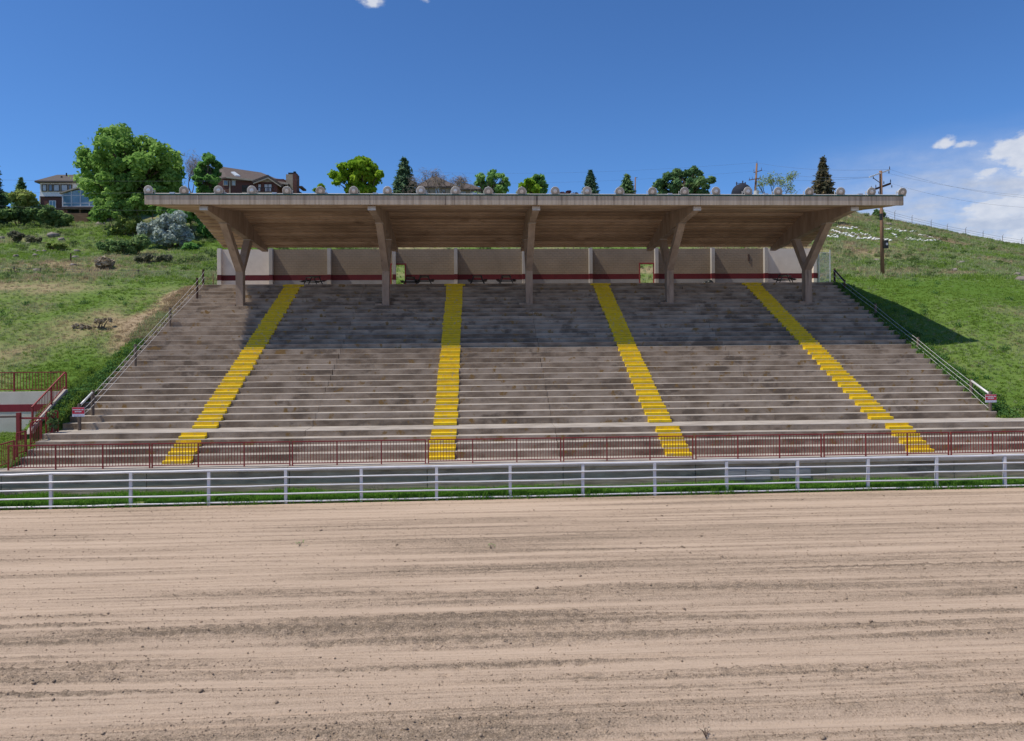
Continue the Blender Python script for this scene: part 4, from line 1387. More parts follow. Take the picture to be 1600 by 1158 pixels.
# weeds in the dirt and the tumbleweed against the wall
for k, (px, py, lab, mt) in enumerate(((468, 852, 'small green weed in the dirt left of the middle', 'leaf_mid'), (767, 857, 'small weed in the dirt near the middle', 'leaf_mid'),
                                       (1103, 1150, 'dark dried twiggy weed at the bottom of the view', 'leaf_brush'))):
    d = ray(px, py); tt = -CZ / d.z
    p = Vector((d.x * tt, d.y * tt, 0.0))
    r_ = np.random.default_rng(60 + k)
    t = thing('weed', p, lab, 'weed')
    mb = MB()
    bl = []
    for j in range(9):
        a = r_.random() * 6.28; q = p + Vector((math.cos(a) * r_.uniform(.03, .14), math.sin(a) * .1, r_.uniform(.05, .17)))
        mb.tube([p - Vector((0, 0, .03)), p.lerp(q, .5) + Vector((0, 0, .02)), q], [.005, .004, .002], 4)
        bl.append((*q, .025))
    mb.build('stem', M['darkwood'] if k == 2 else M['bark'], t)
    lc = crown_obj('leaf_cluster', bl, 40 if k == 2 else 90, .014, mt, t, r_)
    lc['kind'] = 'stuff'
tw = bare_tree('pale dry tumbleweed behind the white fence', 592, 757, 764, 26, 32.6, 70, stems=7, name='tumbleweed', mat='twig', lw=.06)
tw['category'] = 'tumbleweed'

# ------------------------------------------------------------------ houses on the hill
def px_panel(mb, x0, y0, x1, y1, Y, dep=.1):
    a, b_ = at(x0, y1, Y), at(x1, y0, Y)
    mb.box(a.x, Y, a.z, b_.x, Y + dep, b_.z)
    return mb


def window(parent, x0, y0, x1, y1, Y, glass='glass', frame='trim', mull=0, fr=.09):
    """a recessed window: frame bars, glass behind, optional upright bars"""
    a, b_ = at(x0, y1, Y), at(x1, y0, Y)
    mb = MB()
    mb.box(a.x, Y - .05, a.z, b_.x, Y + .03, a.z + fr).box(a.x, Y - .05, b_.z - fr, b_.x, Y + .03, b_.z)
    mb.box(a.x, Y - .05, a.z + fr, a.x + fr, Y + .03, b_.z - fr).box(b_.x - fr, Y - .05, a.z + fr, b_.x, Y + .03, b_.z - fr)
    for k in range(mull):
        x = a.x + (b_.x - a.x) * (k + 1) / (mull + 1)
        mb.box(x - fr / 2, Y - .05, a.z + fr, x + fr / 2, Y + .03, b_.z - fr)
    f = mb.build('window', M[frame], parent)
    mb = MB(); mb.box(a.x + fr, Y - .02, a.z + fr, b_.x - fr, Y + .02, b_.z - fr)
    mb.build('pane', M[glass], f)
    return f


def hip_roof(parent, x0, x1, y0, y1, z, rx0, rx1, rz, mat, over=.5):
    """hip roof over a rectangle with its ridge from rx0 to rx1"""
    mb = MB(); ym = (y0 + y1) / 2
    e = [(x0 - over, y0 - over, z), (x1 + over, y0 - over, z), (x1 + over, y1 + over, z), (x0 - over, y1 + over, z)]
    u = [(p[0], p[1], z - .22) for p in e]
    mb.add(e + u + [(rx0, ym, rz), (rx1, ym, rz)], [(0, 1, 9, 8), (1, 2, 9), (2, 3, 8, 9), (3, 0, 8), (0, 4, 5, 1), (1, 5, 6, 2), (2, 6, 7, 3), (3, 7, 4, 0), (7, 6, 5, 4)])
    return mb.build('roof', M[mat], parent)


# white house, upper left
HY = 112.0
wh = thing('white_house', (at(110, 345, HY).x, HY, 24.5), 'pale two-storey house with a glazed sunroom and grey hip roof at the left', 'house')
x0, x1 = xat(62.5, HY, 28), xat(182, HY, 28)
ze, zl, zb = zat(100, 286, HY), zat(100, 308, HY), 23.6
MB().box(x0, HY, zl, x1, HY + 8.5, ze).build('upper_wall', M['siding'], wh)
MB().box(x0, HY, zb, x1, HY + 8.5, zl - .003).build('lower_wall', M['brick'], wh)
rf = hip_roof(wh, x0, x1, HY, HY + 8.5, ze + .22, xat(88, HY + 4, 29), xat(165, HY + 4, 29), zat(100, 273.0, HY + 4.2), 'shingle2')
mb = MB(); mb.tube([(xat(103, HY + 3, 29), HY + 3.2, ze + .8), (xat(103, HY + 3, 29), HY + 3.2, zat(103, 270, HY + 3))], .1, 8); mb.build('vent_pipe', M['black'], rf)
mb = MB(); mb.tube([(xat(96.5, HY + 2, 29), HY + 2, ze + .6), (xat(96.5, HY + 2, 29), HY + 2, zat(97, 275.6, HY + 2))], .13, 8); mb.build('vent_pipe', M['black'], rf)
for a, b_ in ((120, 125), (130, 136)):
    xa0, xb0 = xat(a, HY + 1.6, 29), xat(b_, HY + 1.6, 29)
    rs = (zat(100, 273.0, HY + 4.2) - ze - .22) / 4.75
    zz = lambda y: ze + .22 + rs * (y - HY + .5)
    mb = MB(); mb.prism([(HY + 1.2, zz(HY + 1.2) - .02), (HY + 1.2, zz(HY + 1.2) + .12), (HY + 2.4, zz(HY + 2.4) + .12), (HY + 2.4, zz(HY + 2.4) - .02)], 'x', xa0, xb0)
    mb.build('skylight', M['blind'], rf)
mb = MB(); px_panel(mb, 64.5, 287.8, 113, 299.6, HY - .06, .05); mb.build('window_band', M['trim'], wh)
for a, b_, gl in ((66, 73.2, 'blind'), (76, 82, 'glass'), (83.6, 93.2, 'blind'), (95.4, 106, 'blind'), (107.5, 112, 'glass')):
    window(wh, a, 288.4, b_, 299.0, HY - .08, gl, 'shingle2')
window(wh, 77, 313.5, 87.5, 325, HY - .02, 'aqua', 'siding', 1)
MB().box(x0 - .06, HY - .06, zl - .09, x1, HY - .002, zl + .09).build('belt_course', M['darkwood'], wh)
mb = MB(); px_panel(mb, 61.2, 306, 62.6, 330, HY - .12, .12); mb.build('downpipe', M['siding'], wh)
# sunroom
SY = HY - 3.6
sx0, sx1 = xat(98, SY, 26), xat(149, SY, 26)
sz0, sz1, sz2, sz3 = zat(98, 323, SY), zat(98, 317.5, SY), zat(98, 305.5, SY), zat(98, 302, SY)
pk = zat(124, 294.5, SY)
sr_ = MB()
xm = (sx0 + sx1) / 2
for px in (98.2, 112, 126, 140, 148.6):
    x = xat(px, SY, 26); zt = sz3 + (pk - sz3) * (1 - abs(x - xm) / (xm - sx0)) - .1
    sr_.box(x - .085, SY - .05, sz0, x + .085, SY + .05, max(sz3, zt))
for z in (sz0 + .05, sz1, sz2): sr_.box(sx0, SY - .055, z - .06, sx1, SY + .045, z + .06)
fr = sr_.build('sunroom_frame', M['white'], wh)
xx = [xat(p, SY, 26) for p in (98.2, 112, 126, 140, 148.6)]
for a, b_ in zip(xx[:-1], xx[1:]):
    for z0_, z1_ in ((sz0 + .11, sz1 - .06), (sz1 + .06, sz2 - .06)):
        n = 1 if z1_ - z0_ < 1 else 2
        for k in range(n):
            u0, u1 = a + .09 + (b_ - a - .18) * k / n, a + .09 + (b_ - a - .18) * (k + 1) / n
            MB().box(u0, SY - .02, z0_, u1 - (.04 if n == 2 and k == 0 else 0), SY + .01, z1_).build('pane', M['aqua' if (n == 1 or (k + int(a * 7)) % 2) else 'glass'], fr)
    def ztop(x): return sz3 + (pk - sz3) * (1 - abs(x - xm) / (xm - sx0)) - .12
    MB().prism([(a + .09, sz2 + .06), (b_ - .09, sz2 + .06), (b_ - .09, max(ztop(b_ - .09), sz2 + .1)), (a + .09, max(ztop(a + .09), sz2 + .1))], 'y', SY - .02, SY + .01).build('pane', M['aqua'], fr)
MB().prism([(sx0 - .3, sz3 - .12), (xm, pk - .02), (sx1 + .3, sz3 - .12), (sx1 + .3, sz3 + .06), (xm, pk + .18), (sx0 - .3, sz3 + .06)], 'y', SY - .3, HY - .01).build('sunroom_roof', M['trim'], wh)
MB().box(sx0 + .1, SY + .08, sz0 + .12, sx1 - .1, SY + .2, sz2).build('sunroom_blind', M['glass'], wh)
MB().box(sx0 - .1, SY - .1, sz0 - .28, sx1 + .1, HY - .01, sz0 - .005).build('deck', M['shingle'], wh)
MB().box(sx0, SY + 1.2, 22.8, sx1, HY - .02, sz0 - .29).build('underdeck_shade', M['black'], wh)  # black box stands in for the shaded gap under the deck
for x in (sx0 + .1, xm, sx1 - .1): MB().box(x - .09, SY + .2, 22.5, x + .09, SY + .38, sz0 - .29).build('deck_post', M['timber'], wh)
tw_ = thing('timber_wall', (xm, SY - 2.4, 22.6), 'brown timber garden wall below the sunroom', 'wall')
zt, zb_ = zat(120, 333, SY - 2.4), zat(120, 351, SY - 2.4)
for k in range(4):
    MB().box(xat(97, SY, 26), SY - 2.4 + .03 * k, zb_ - .3 + (zt - zb_ + .3) * k / 4 + .012, xat(150, SY, 26), SY - 2.1 + .03 * k, zb_ - .3 + (zt - zb_ + .3) * (k + 1) / 4).build('timber', M['timber'], tw_)

# brick house
BY = 118.0
bh = thing('brick_house', (at(395, 305, BY).x, BY, 25), 'red-brown brick house with a front gable and tall chimney left of the bright yellow-green tree', 'house')
bx0, bx1 = xat(337, BY, 30), xat(398, BY, 30)
bz = zat(370, 279.5, BY)
MB().box(bx0, BY, 24, bx1 + 4.6, BY + 7, bz).build('wall', M['brick'], bh)
ang = math.radians(7)
ze0, ze1 = zat(357, 276, BY - .6), zat(399, 281.5, BY - .6)
rz0, rz1 = zat(349, 260.5, BY + 4), zat(407, 269.5, BY + 4)
X0, X1 = xat(354, BY - .6, 31), xat(401, BY - .6, 31)
RX_0, RX_1 = xat(347, BY + 4, 32), xat(408, BY + 4, 32)
mb = MB()
mb.add([(X0, BY - .6, ze0), (X1 + 5, BY - .6, ze1 - .5), (RX_1, BY + 4, rz1), (RX_0, BY + 4, rz0), (X0, BY - .6, ze0 - .25), (X1 + 5, BY - .6, ze1 - .75), (X1 + 5, BY + 8.5, ze1 - .5), (X0 - 3, BY + 8.5, ze0),
        (X0 - 3.4, BY + 1.5, ze0 - .1)],
       [(0, 1, 2, 3), (4, 5, 1, 0), (1, 6, 2), (6, 7, 3, 2), (8, 0, 3), (7, 8, 3), (4, 0, 8), (5, 6, 1), (8, 7, 6, 5, 4)])
rf = mb.build('roof', M['shingle'], bh)
MB().bar((X0 - .05, BY - .62, ze0 - .1), (X1 + 5, BY - .62, ze1 - .6), .12, .26).build('gutter', M['trim'], rf)


def on_roof(px, py):
    """point of the front roof slope seen at a pixel"""
    d = ray(px, py)
    p0 = Vector((X0, BY - .6, ze0)); n_ = (Vector((X1 + 5, BY - .6, ze1 - .5)) - p0).cross(Vector((RX_0, BY + 4, rz0)) - p0)
    o_ = Vector((0, 0, CZ)); k = (p0 - o_).dot(n_) / d.dot(n_)
    return o_ + d * k + n_.normalized() * .12 * (1 if n_.z > 0 else -1)


q = [on_roof(*p) for p in ((361, 269.5), (366.5, 269.2), (375.5, 275.5), (368, 274.9))]
MB().add([tuple(v) for v in q] + [(v.x, v.y, v.z - .25) for v in q], [(0, 1, 2, 3), (4, 5, 1, 0), (5, 6, 2, 1), (6, 7, 3, 2), (7, 4, 0, 3)]).build('skylight', M['blind'], rf)
window(bh, 349, 282, 356.5, 290, BY - .02, 'glass', 'trim')
window(bh, 362, 281, 368.3, 290.2, BY - .02, 'blind', 'trim')
MB().box(xat(358.5, BY, 30), BY - .12, 25, xat(360.5, BY, 30), BY - .003, bz - .3).build('corner_board', M['trim'], bh)
# the projecting gable with balcony
GY = BY - 2.2
g0, g1, gm = xat(400, GY, 30), xat(433.5, GY, 30), xat(420.5, GY, 30)
gz = zat(415, 284.5, GY); gp = zat(420.5, 274.3, GY)
MB().box(g0, GY, 24, g1, BY - .003, gz).build('bay_wall', M['brick'], bh)
MB().prism([(g0 + .02, gz + .003), (g1 - .02, gz + .003), (gm, gp - .35)], 'y', GY + .02, BY).build('gable', M['trim'], bh)
gr_ = MB()
gl_, grr = xat(399, GY - .5, 30) - .5, xat(440.5, GY - .5, 30)
zl_, zr_ = zat(399, 282.5, GY - .5), zat(440, 287.8, GY - .5)
gr_.prism([(gl_, zl_), (gm, gp), (grr, zr_), (grr, zr_ - .3), (gm, gp - .32), (gl_, zl_ - .3)], 'y', GY - .6, BY + 3)
gr_.build('gable_roof', M['shingle'], bh)
MB().prism([(gl_ + .2, zl_ - .33), (gm, gp - .36), (grr - .1, zr_ - .33), (grr - .1, zr_ - .52), (gm, gp - .6), (gl_ + .2, zl_ - .52)], 'y', GY - .58, GY - .45).build('barge_board', M['trim'], bh)
window(bh, 402.8, 287.3, 408.6, 300, GY - .02, 'blind', 'darkwood')
window(bh, 412.5, 287.3, 425.3, 300, GY - .02, 'blind', 'darkwood', 1)
dk = MB(); px_panel(dk, 378, 300.3, 428, 302.8, GY - 1.4, 1.38); dk.build('balcony', M['trim'], bh)
rl_ = MB()
for px in np.linspace(379, 427, 15): px_panel(rl_, px, 293.5, px + .7, 300.2, GY - 1.4, .06)
px_panel(rl_, 378, 292.8, 428, 293.6, GY - 1.41, .08)
rl_.build('balcony_railing', M['black'], bh)
mb = MB(); px_panel(mb, 378, 289.5, 387, 299.5, GY - 1.2, .9); mb.build('awning', M['black'], bh)
# right wing roof and chimney
RYY = BY + 1.5
mb = MB()
w = [at(429, 278.5, RYY + 3.5), at(452, 281.8, RYY + 3.5), at(475, 306, RYY - 1), at(432, 298, RYY - 1)]
bk = [Vector((v.x, v.y + 5.5, v.z - .5)) for v in w]
mb.add([tuple(v) for v in w] + [tuple(v) for v in bk], [(0, 3, 2, 1), (0, 1, 5, 4), (1, 2, 6, 5), (2, 3, 7, 6), (3, 0, 4, 7), (4, 5, 6, 7)])
mb.build('wing_roof', M['shingle'], bh)
mb = MB(); px_panel(mb, 432, 300, 470, 316, RYY + .8, 3); mb.build('wing_wall', M['brick'], bh)
c0, c1, cm = xat(449.5, RYY, 31), xat(466, RYY, 31), xat(460, RYY, 31)
cz0, cz1 = zat(455, 306, RYY), zat(455, 274.5, RYY)
MB().box(c0, RYY - 1.0, cz0 - 2, cm, RYY + .8, cz1).build('chimney', M['tan'], bh)
MB().box(cm + .003, RYY - 1.0, cz0 - 2, c1, RYY + .8, cz1 + .1).build('chimney', M['brick'], bh)
MB().box(c0 + .3, RYY - .8, cz1 + .11, c1 - .15, RYY + .6, cz1 + .32).build('chimney_cap', M['black'], bh)
mb = MB(); mb.tube([(cm + .1, RYY - .1, cz1 + .3), (cm + .1, RYY - .1, cz1 + .62)], .24, 8); mb.build('flue', M['black'], bh)
mb = MB(); px_panel(mb, 466.5, 290.5, 472, 293, RYY + 2, 3); mb.build('eave', M['shingle'], bh)

# tan house behind the bare tree
TY = 126.0
th = thing('tan_house', (at(700, 305, TY).x, TY, 26), 'tan house with brown hip roofs behind the bare many-stemmed tree', 'house')
mb = MB(); px_panel(mb, 655, 292.2, 712, 318, TY, 8); mb.build('wall', M['tan'], th)
mb = MB(); px_panel(mb, 713, 296, 752, 318, TY - 1.5, 8); mb.build('wall', M['tan'], th)
a, b_ = at(654, 291.8, TY), at(713, 291.8, TY)
hip_roof(th, a.x, b_.x, TY, TY + 8, a.z, xat(676, TY + 4, 33), xat(682, TY + 4, 33), zat(680, 275.5, TY + 4), 'shingle', .4)
a, b_ = at(713, 295.6, TY - 1.5), at(753.5, 295.6, TY - 1.5)
hip_roof(th, a.x, b_.x, TY - 1.5, TY + 6.5, a.z, xat(726, TY + 2.5, 33), xat(728, TY + 2.5, 33), zat(727, 286.0, TY + 2.5), 'shingle', .4)
for x0_, y0_, x1_, y1_, YY in ((690.5, 296, 695.5, 306, TY), (680, 293.5, 687, 306, TY), (662, 297, 668, 306, TY), (719.5, 299, 728.5, 306, TY - 1.5), (734, 299, 752, 306, TY - 1.5)):
    window(th, x0_, y0_, x1_, y1_, YY - .03, 'blind', 'trim', 1)

# dark domed tank
KY = 128.0
kx = xat(1159, KY, 33); kr = 16.2 / F * KY
tk = thing('domed_tank', (kx, KY, 27), 'dark blue round-topped tank between the wide pine and the red-brown pole', 'tank')
kz = zat(1159, 303, KY)
mb = MB(); mb.lathe([(kr, -6), (kr, 0)] + [(kr * math.cos(t), kr * math.sin(t)) for t in np.linspace(.1, 1.45, 9)] + [(.01, kr)], 28, 'z')
mb.v = [(x + kx, y + KY, z + kz) for x, y, z in mb.v]
mb.build('dome', M['tank'], tk, smooth=True)
for px, yt in ((1151, 284.5), (1160.5, 282.5), (1164.5, 284.8)):
    x = xat(px, KY, 34)
    mb = MB(); mb.tube([(x, KY, kz + kr * .86), (x, KY, zat(px, yt, KY))], .12, 6); mb.build('fitting', M['insul'], tk)
MB().bar((xat(1150, KY, 34), KY, zat(1150, 286.5, KY)), (xat(1165, KY, 34), KY, zat(1165, 286.5, KY)), .08).build('pipe', M['insul'], tk)


# ------------------------------------------------------------------ utility poles and wires
def pole(label, px0, yb, px1, yt, Y, r, mat, name='utility_pole'):
    b_, tp = at(px0, yb, Y), at(px1, yt, Y)
    gz = h1(b_.x, Y)
    t = thing(name, (b_.x, Y, min(gz, b_.z)), label, 'utility pole')
    d = (tp - b_)
    bb = b_ - d * ((b_.z - min(gz, b_.z) + .4) / d.z)
    mb = MB(); mb.tube([bb, tp], [r * 1.15, r * .8], 10); mb.build('pole_shaft', M[mat], t, smooth=True)
    return t, bb, tp


PY = 68.0
pA, bA, tA = pole('brown utility pole with two crossarms on the slope right of the stand', 1379, 432, 1376, 267, PY, .165, 'pole')


def P(px, py, Y): return at(px, py, Y)


def insulator(parent, p, h=.22):
    mb = MB(); mb.lathe([(.02, 0), (.05, .03), (.03, .06), (.055, .1), (.03, .14), (.045, .18), (.001, h)], 8, 'z')
    mb.v = [(x + p.x, y + p.y, z + p.z) for x, y, z in mb.v]
    return mb.build('insulator', M['insul'], parent)


MB().bar(P(1358.5, 276.8, PY - .35) , P(1390, 265.3, PY + .2), .12, .12).build('crossarm', M['whiterock'], pA)
MB().bar(P(1362, 297, PY - .25), P(1391.5, 286.3, PY + .2), .12, .13).build('crossarm', M['darkwood'], pA)
MB().bar(P(1362, 298, PY + .05), P(1391.5, 287.5, PY + .45), .11, .12).build('crossarm', M['darkwood'], pA)
for px, py, Y in ((1361.5, 295.6, PY - .25), (1368.5, 293.3, PY - .1), (1381, 287.6, PY + .1), (1391.5, 285, PY + .2), (1390, 264.8, PY + .2)):
    insulator(pA, P(px, py, Y), .34)
for px, py, Y in ((1364.5, 275.3, PY - .25), (1389, 267, PY + .2), (1393.5, 289, PY + .3), (1373, 299, PY)):
    o = insulator(pA, P(px, py + 4.2, Y), .3)
MB().bar(P(1364.5, 278.2, PY - .2), P(1374, 285, PY), .05).build('brace', M['darkwood'], pA)
a = P(1381, 382, PY - .2)
MB().box(a.x - .02, PY - .42, a.z - .38, a.x + .34, PY - .17, a.z + .38).build('pole_box', M['black'], pA)
MB().box(a.x + .08, PY - .46, a.z - .1, a.x + .26, PY - .425, a.z + .12).build('pole_box_plate', M['steel'], pA)
mb = MB(); mb.tube([P(1376.9, 334, PY - .0), P(1377.15, 344, PY - .0)], .158, 12); mb.build('dark_band', M['black'], pA)

QY = 122.0
pB, bB, tB = pole('red-brown leaning utility pole behind the roof beside the domed tank', 1179.5, 310, 1182.5, 255.5, QY, .19, 'pole')
MB().bar(P(1177.5, 269.6, QY), P(1190.5, 266.2, QY), .13).build('crossarm', M['pole'], pB)
MB().bar(P(1170, 281.5, QY - .2), P(1188, 278.3, QY - .2), .13).build('crossarm', M['pole'], pB)
for px, py in ((1178, 268), (1189.8, 265.5), (1182.7, 255), (1171, 281), (1175.5, 280), (1188, 277.5)): insulator(pB, P(px, py, QY - .1), .5)
mb = MB(); mb.tube([P(1181.5, 306, QY - .5), P(1181.5, 298.5, QY - .5)], .42, 12); mb.build('transformer', M['lampwhite'], pB)
mb = MB(); mb.tube([P(1184.5, 288.5, QY), P(1196, 308, QY + 1)], .07, 6); mb.build('guy_wire', M['darkwood'], pB)

pC, bC, tC = pole('short thin brown pole just right of the small pine', 992.5, 309, 992.6, 277, 124, .12, 'pole')
MB().bar(P(992, 278.4, 124), P(996, 277.6, 124), .08).build('bracket_arm', M['darkwood'], pC)


def wires(label, spans, r=.007):
    t = thing('overhead_wires', spans[0][0], label, 'wires')
    for a, b_, sag in spans:
        n = 14
        pts = [a.lerp(b_, k / n) - Vector((0, 0, sag * 4 * (k / n) * (1 - k / n))) for k in range(n + 1)]
        mb = MB(); mb.tube(pts, r, 4, cap=False); mb.build('wire', M['wire'], t)


wires('overhead wires running right from the brown pole past the edge of the view',
      [(P(1390, 264.5, PY), P(1640, 312, PY - 10), .5), (P(1394, 287, PY), P(1640, 326, PY - 10), .5), (P(1377, 268, PY), P(1640, 308, PY - 10), .4)])
wires('overhead wires between the brown pole and the red-brown pole',
      [(P(1359, 276.5, PY), P(1189.5, 265.5, QY), .5), (P(1390, 264.8, PY), P(1182.7, 254.2, QY), .5), (P(1362, 277, PY), P(1188, 277.5, QY), .4)], .010)
wires('thin wires crossing the sky left of the red-brown pole',
      [(P(1182.6, 254, QY), P(640, 268, 150), 1.0), (P(1178, 267.5, QY), P(640, 284, 150), 1.0)], .010)
wires('pale wires crossing in front of the big cottonwood',
      [(P(470, 281, 88), P(-60, 280, 88), .2), (P(232, 301, 88), P(-60, 297, 88), .2), (P(260, 329, 86), P(-60, 318, 86), .2)], .010)

# ------------------------------------------------------------------ fence on the skyline at the right
RYF = 150.0
sf = thing('ridge_fence', P(1480, 368, RYF), 'wire fence with slender posts along the hill crest at the right', 'fence')
rpx = [1372, 1398, 1425, 1454.8, 1480, 1508.8, 1536, 1566.5, 1596.5, 1628]
tops = []
for px in rpx:
    x = xat(px, RYF, 30)
    yt = np.interp(px, [1372, 1398, 1425, 1454.8, 1480, 1508.8, 1536, 1566.5, 1596.5, 1628], [322.5, 331, 338, 345, 351.5, 357, 362.5, 368.5, 373, 379])
    tp = P(px, yt, RYF); b_ = Vector((tp.x, RYF, h1(tp.x, RYF) - .3))
    mb = MB(); mb.tube([b_, tp], .05, 6); mb.build('post', M['wood'], sf)
    tops.append(tp)
for dz in (.3, .75, 1.3):
    for a, b_ in zip(tops[:-1], tops[1:]):
        mb = MB(); mb.tube([a - Vector((0, 0, dz)), b_ - Vector((0, 0, dz))], .022, 4, cap=False); mb.build('wire', M['wire'], sf)
for tp in tops:
    mb = MB(); mb.tube([tp - Vector((0, 0, .02)), tp + Vector((.12, -.15, .28))], .03, 5); mb.build('post_arm', M['wood'], sf)

# low wire fence on the left slope
pfz = thing('pasture_fence', P(110, 424, 62), 'low sagging wire fence with small posts across the left slope', 'fence')
prev = None
for px, yt, yb in ((-30, 415, 428), (22, 417, 429), (63, 419, 427), (140, 421, 428), (216, 421, 431), (262, 424, 431)):
    g_ = ground_hit(px, yb - 1); gy = g_.y if g_ else 62.5
    b_, tp = P(px, yb, gy), P(px, yt, gy)
    mb = MB(); mb.tube([Vector((b_.x, gy, h1(b_.x, gy) - .2)), tp], .055, 6); mb.build('post', M['wood'], pfz)
    if prev is not None:
        for f_ in (.85, .45):
            mb = MB(); mb.tube([prev[0].lerp(prev[1], f_), b_.lerp(tp, f_)], .012, 4, cap=False); mb.build('wire', M['wire'], pfz)
    prev = (b_, tp)
gS = ground_hit(110.7, 410).y
sp = thing('stake', P(110.7, 410, gS), 'single dark wooden stake standing in the left hillside grass', 'stake')
mb = MB(); mb.tube([P(110.7, 411, gS) - Vector((0, 0, .4)), P(110.5, 396, gS)], .07, 6); mb.build('stake_shaft', M['darkwood'], sp)
st2 = thing('survey_stake', P(333, 440, 60), 'pale thin stake left of the end of the back wall', 'stake')
mb = MB(); mb.tube([P(333, 444, 60) - Vector((0, 0, .4)), P(333, 428, 60)], .04, 6); mb.build('stake_shaft', M['timber'], st2)


# ------------------------------------------------------------------ rocks
rr = np.random.default_rng(77)
rk_me = [lumps('rock', np.array([[0., 0, 0]]), np.array([1.0]), M['rock'], .75, rr) for _ in range(4)]
rlab = ['largest dark rock on the left slope below the big dark bush', 'dark rock just right of the largest one on the left slope', 'pale rock among the green brambles left of the silver bush', 'flat pale rock right of the wooden stake',
        'small grey rock on the left slope, uppermost of three close together', 'grey rock on the left slope, lowest of three close together', 'upright pale rock near the left edge of the hillside', 'low pale rock below the wooden stake',
        'small grey rock on the left slope, middle of three close together', 'little grey rock alone above and left of the wooden stake', 'low rock lying along the sagging wire fence', 'dark rock uphill of the wooden stake',
        'dark heap of rock at the foot of the thicket', 'grey rock between the sagebrush and the largest dark rock', 'dark rock at the left edge below the sagebrush', 'reddish rock midway up the right hill',
        'small rock just below the reddish one on the right hill', 'pale rock left of the brown utility pole', 'dark rock just below the crest of the right hill', 'rock right of the reddish one on the right hill', 'reddish rock at the far right edge of the right hill',
        'small rock left of the one at the far right edge', 'dark rock above and right of the reddish one on the right hill']
for k, (px, py, s) in enumerate(((84, 370, .9), (97, 376, .6), (193, 387, .55), (118, 404, .5), (53, 393, .45), (55, 401, .45), (25, 402, .4), (115, 416, .42), (61, 394, .35), (70, 394, .35), (58, 424, .4),
                                 (120, 394, .4), (158, 352, .9), (45, 382, .4), (3, 374, .5), (1500, 412, .6), (1491, 424, .5), (1370, 408, .45), (1388, 352, .8), (1553, 412, .5), (1596, 438, .6), (1589, 430, .5), (1530, 405, .4))):
    p = ground_hit(px, py)
    if p is None: continue
    o = link('rock', rk_me[k % 4]); o.location = p + Vector((0, 0, s * .12)); o.scale = (s, s * .8, s * .75); o.rotation_euler = (0, 0, rr.random() * 6)
    tag(o, rlab[k], 'rock', 'loose rocks on the left hillside' if px < 600 else 'loose rocks on the right hill')
wr_me = [lumps('painted_rock', np.array([[0., 0, 0]]), np.array([1.0]), M['whiterock'], .8, rr) for _ in range(4)]
Z4 = lambda x, y: (x / 3.9925 + 1200, y / 3.9925 + 200)
segs_ = [((430, 628), (570, 637), 12), ((395, 643), (445, 660), 8), ((445, 660), (640, 673), 18), ((350, 690), (440, 684), 10), ((392, 662), (440, 682), 8), ((440, 662), (545, 690), 10), ((545, 692), (770, 705), 26),
         ((722, 632), (780, 652), 5), ((740, 634), (930, 658), 18), ((940, 668), (1030, 692), 9), ((775, 672), (802, 686), 5), ((850, 698), (1085, 715), 24)]
cnt = 0
sname = ['short top row left of the brown pole', 'slanting row under the roof corner', 'second row left of the brown pole', 'lowest row at the roof edge', 'upper row at the roof edge', 'middle row left of the brown pole', 'long bottom row crossing behind the brown pole',
         'small patch just right of the brown pole', 'top row right of the brown pole', 'right end of the top row right of the pole', 'short row in the middle right of the pole', 'bottom row right of the brown pole']
for si, (a, b_, n) in enumerate(segs_):
    for k in range(n):
        t = (k + rr.uniform(.1, .9)) / n
        px, py = Z4(a[0] + (b_[0] - a[0]) * t, a[1] + (b_[1] - a[1]) * t + rr.normal() * 3.4)
        p = ground_hit(px, py)
        if p is None: continue
        s = rr.uniform(.11, .26) * (p.y / 125)
        o = link('painted_rock', wr_me[cnt % 4]); o.location = p + Vector((0, 0, s * .35 + .12)); o.scale = (s * 1.3, s, s); o.rotation_euler = (0, 0, rr.random() * 6)
        tag(o, 'whitewashed rock in the ' + sname[si], 'rock', 'whitewashed rocks, ' + sname[si])
        cnt += 1


# ------------------------------------------------------------------ grass: tufts scattered over the slopes and the verge
def tuft(name, mat, blades, h, w, spread, seed, droop=.5):
    r_ = np.random.default_rng(seed)
    V, Fs = [], []
    for k in range(blades):
        a = r_.random() * 6.283; b0 = np.array([r_.normal() * spread, r_.normal() * spread, 0])
        d = np.array([math.cos(a), math.sin(a), 0]); s_ = np.array([-d[1], d[0], 0])
        hh = h * r_.uniform(.55, 1.15); dr = droop * hh * r_.uniform(.2, 1)
        p0, p1, p2 = b0, b0 + d * dr * .35 + np.array([0, 0, hh * .62]), b0 + d * dr + np.array([0, 0, hh * (1 - .15 * droop)])
        i = len(V)
        V += [p0 - s_ * w, p0 + s_ * w, p1 + s_ * w * .7, p1 - s_ * w * .7, p2]
        Fs += [(i, i + 1, i + 2, i + 3), (i + 3, i + 2, i + 4)]
    me = bpy.data.meshes.new(name); me.from_pydata([tuple(v) for v in V], [], Fs); me.materials.append(mat)
    return bpy.data.objects.new(name, me)


def weed_clump(name, mat, n, size, seed):
    r_ = np.random.default_rng(seed)
    c, a, b, t = leaf_cloud([(0, 0, .35 * size, .5 * size), (.3 * size, .1 * size, .25 * size, .35 * size), (-.3 * size, -.1 * size, .25 * size, .35 * size)], n, .11 * size, r_, .4)
    V, Fq = quads(c, a, b)
    return bpy.data.objects.new(name, np_mesh(name, V, Fq, mat))


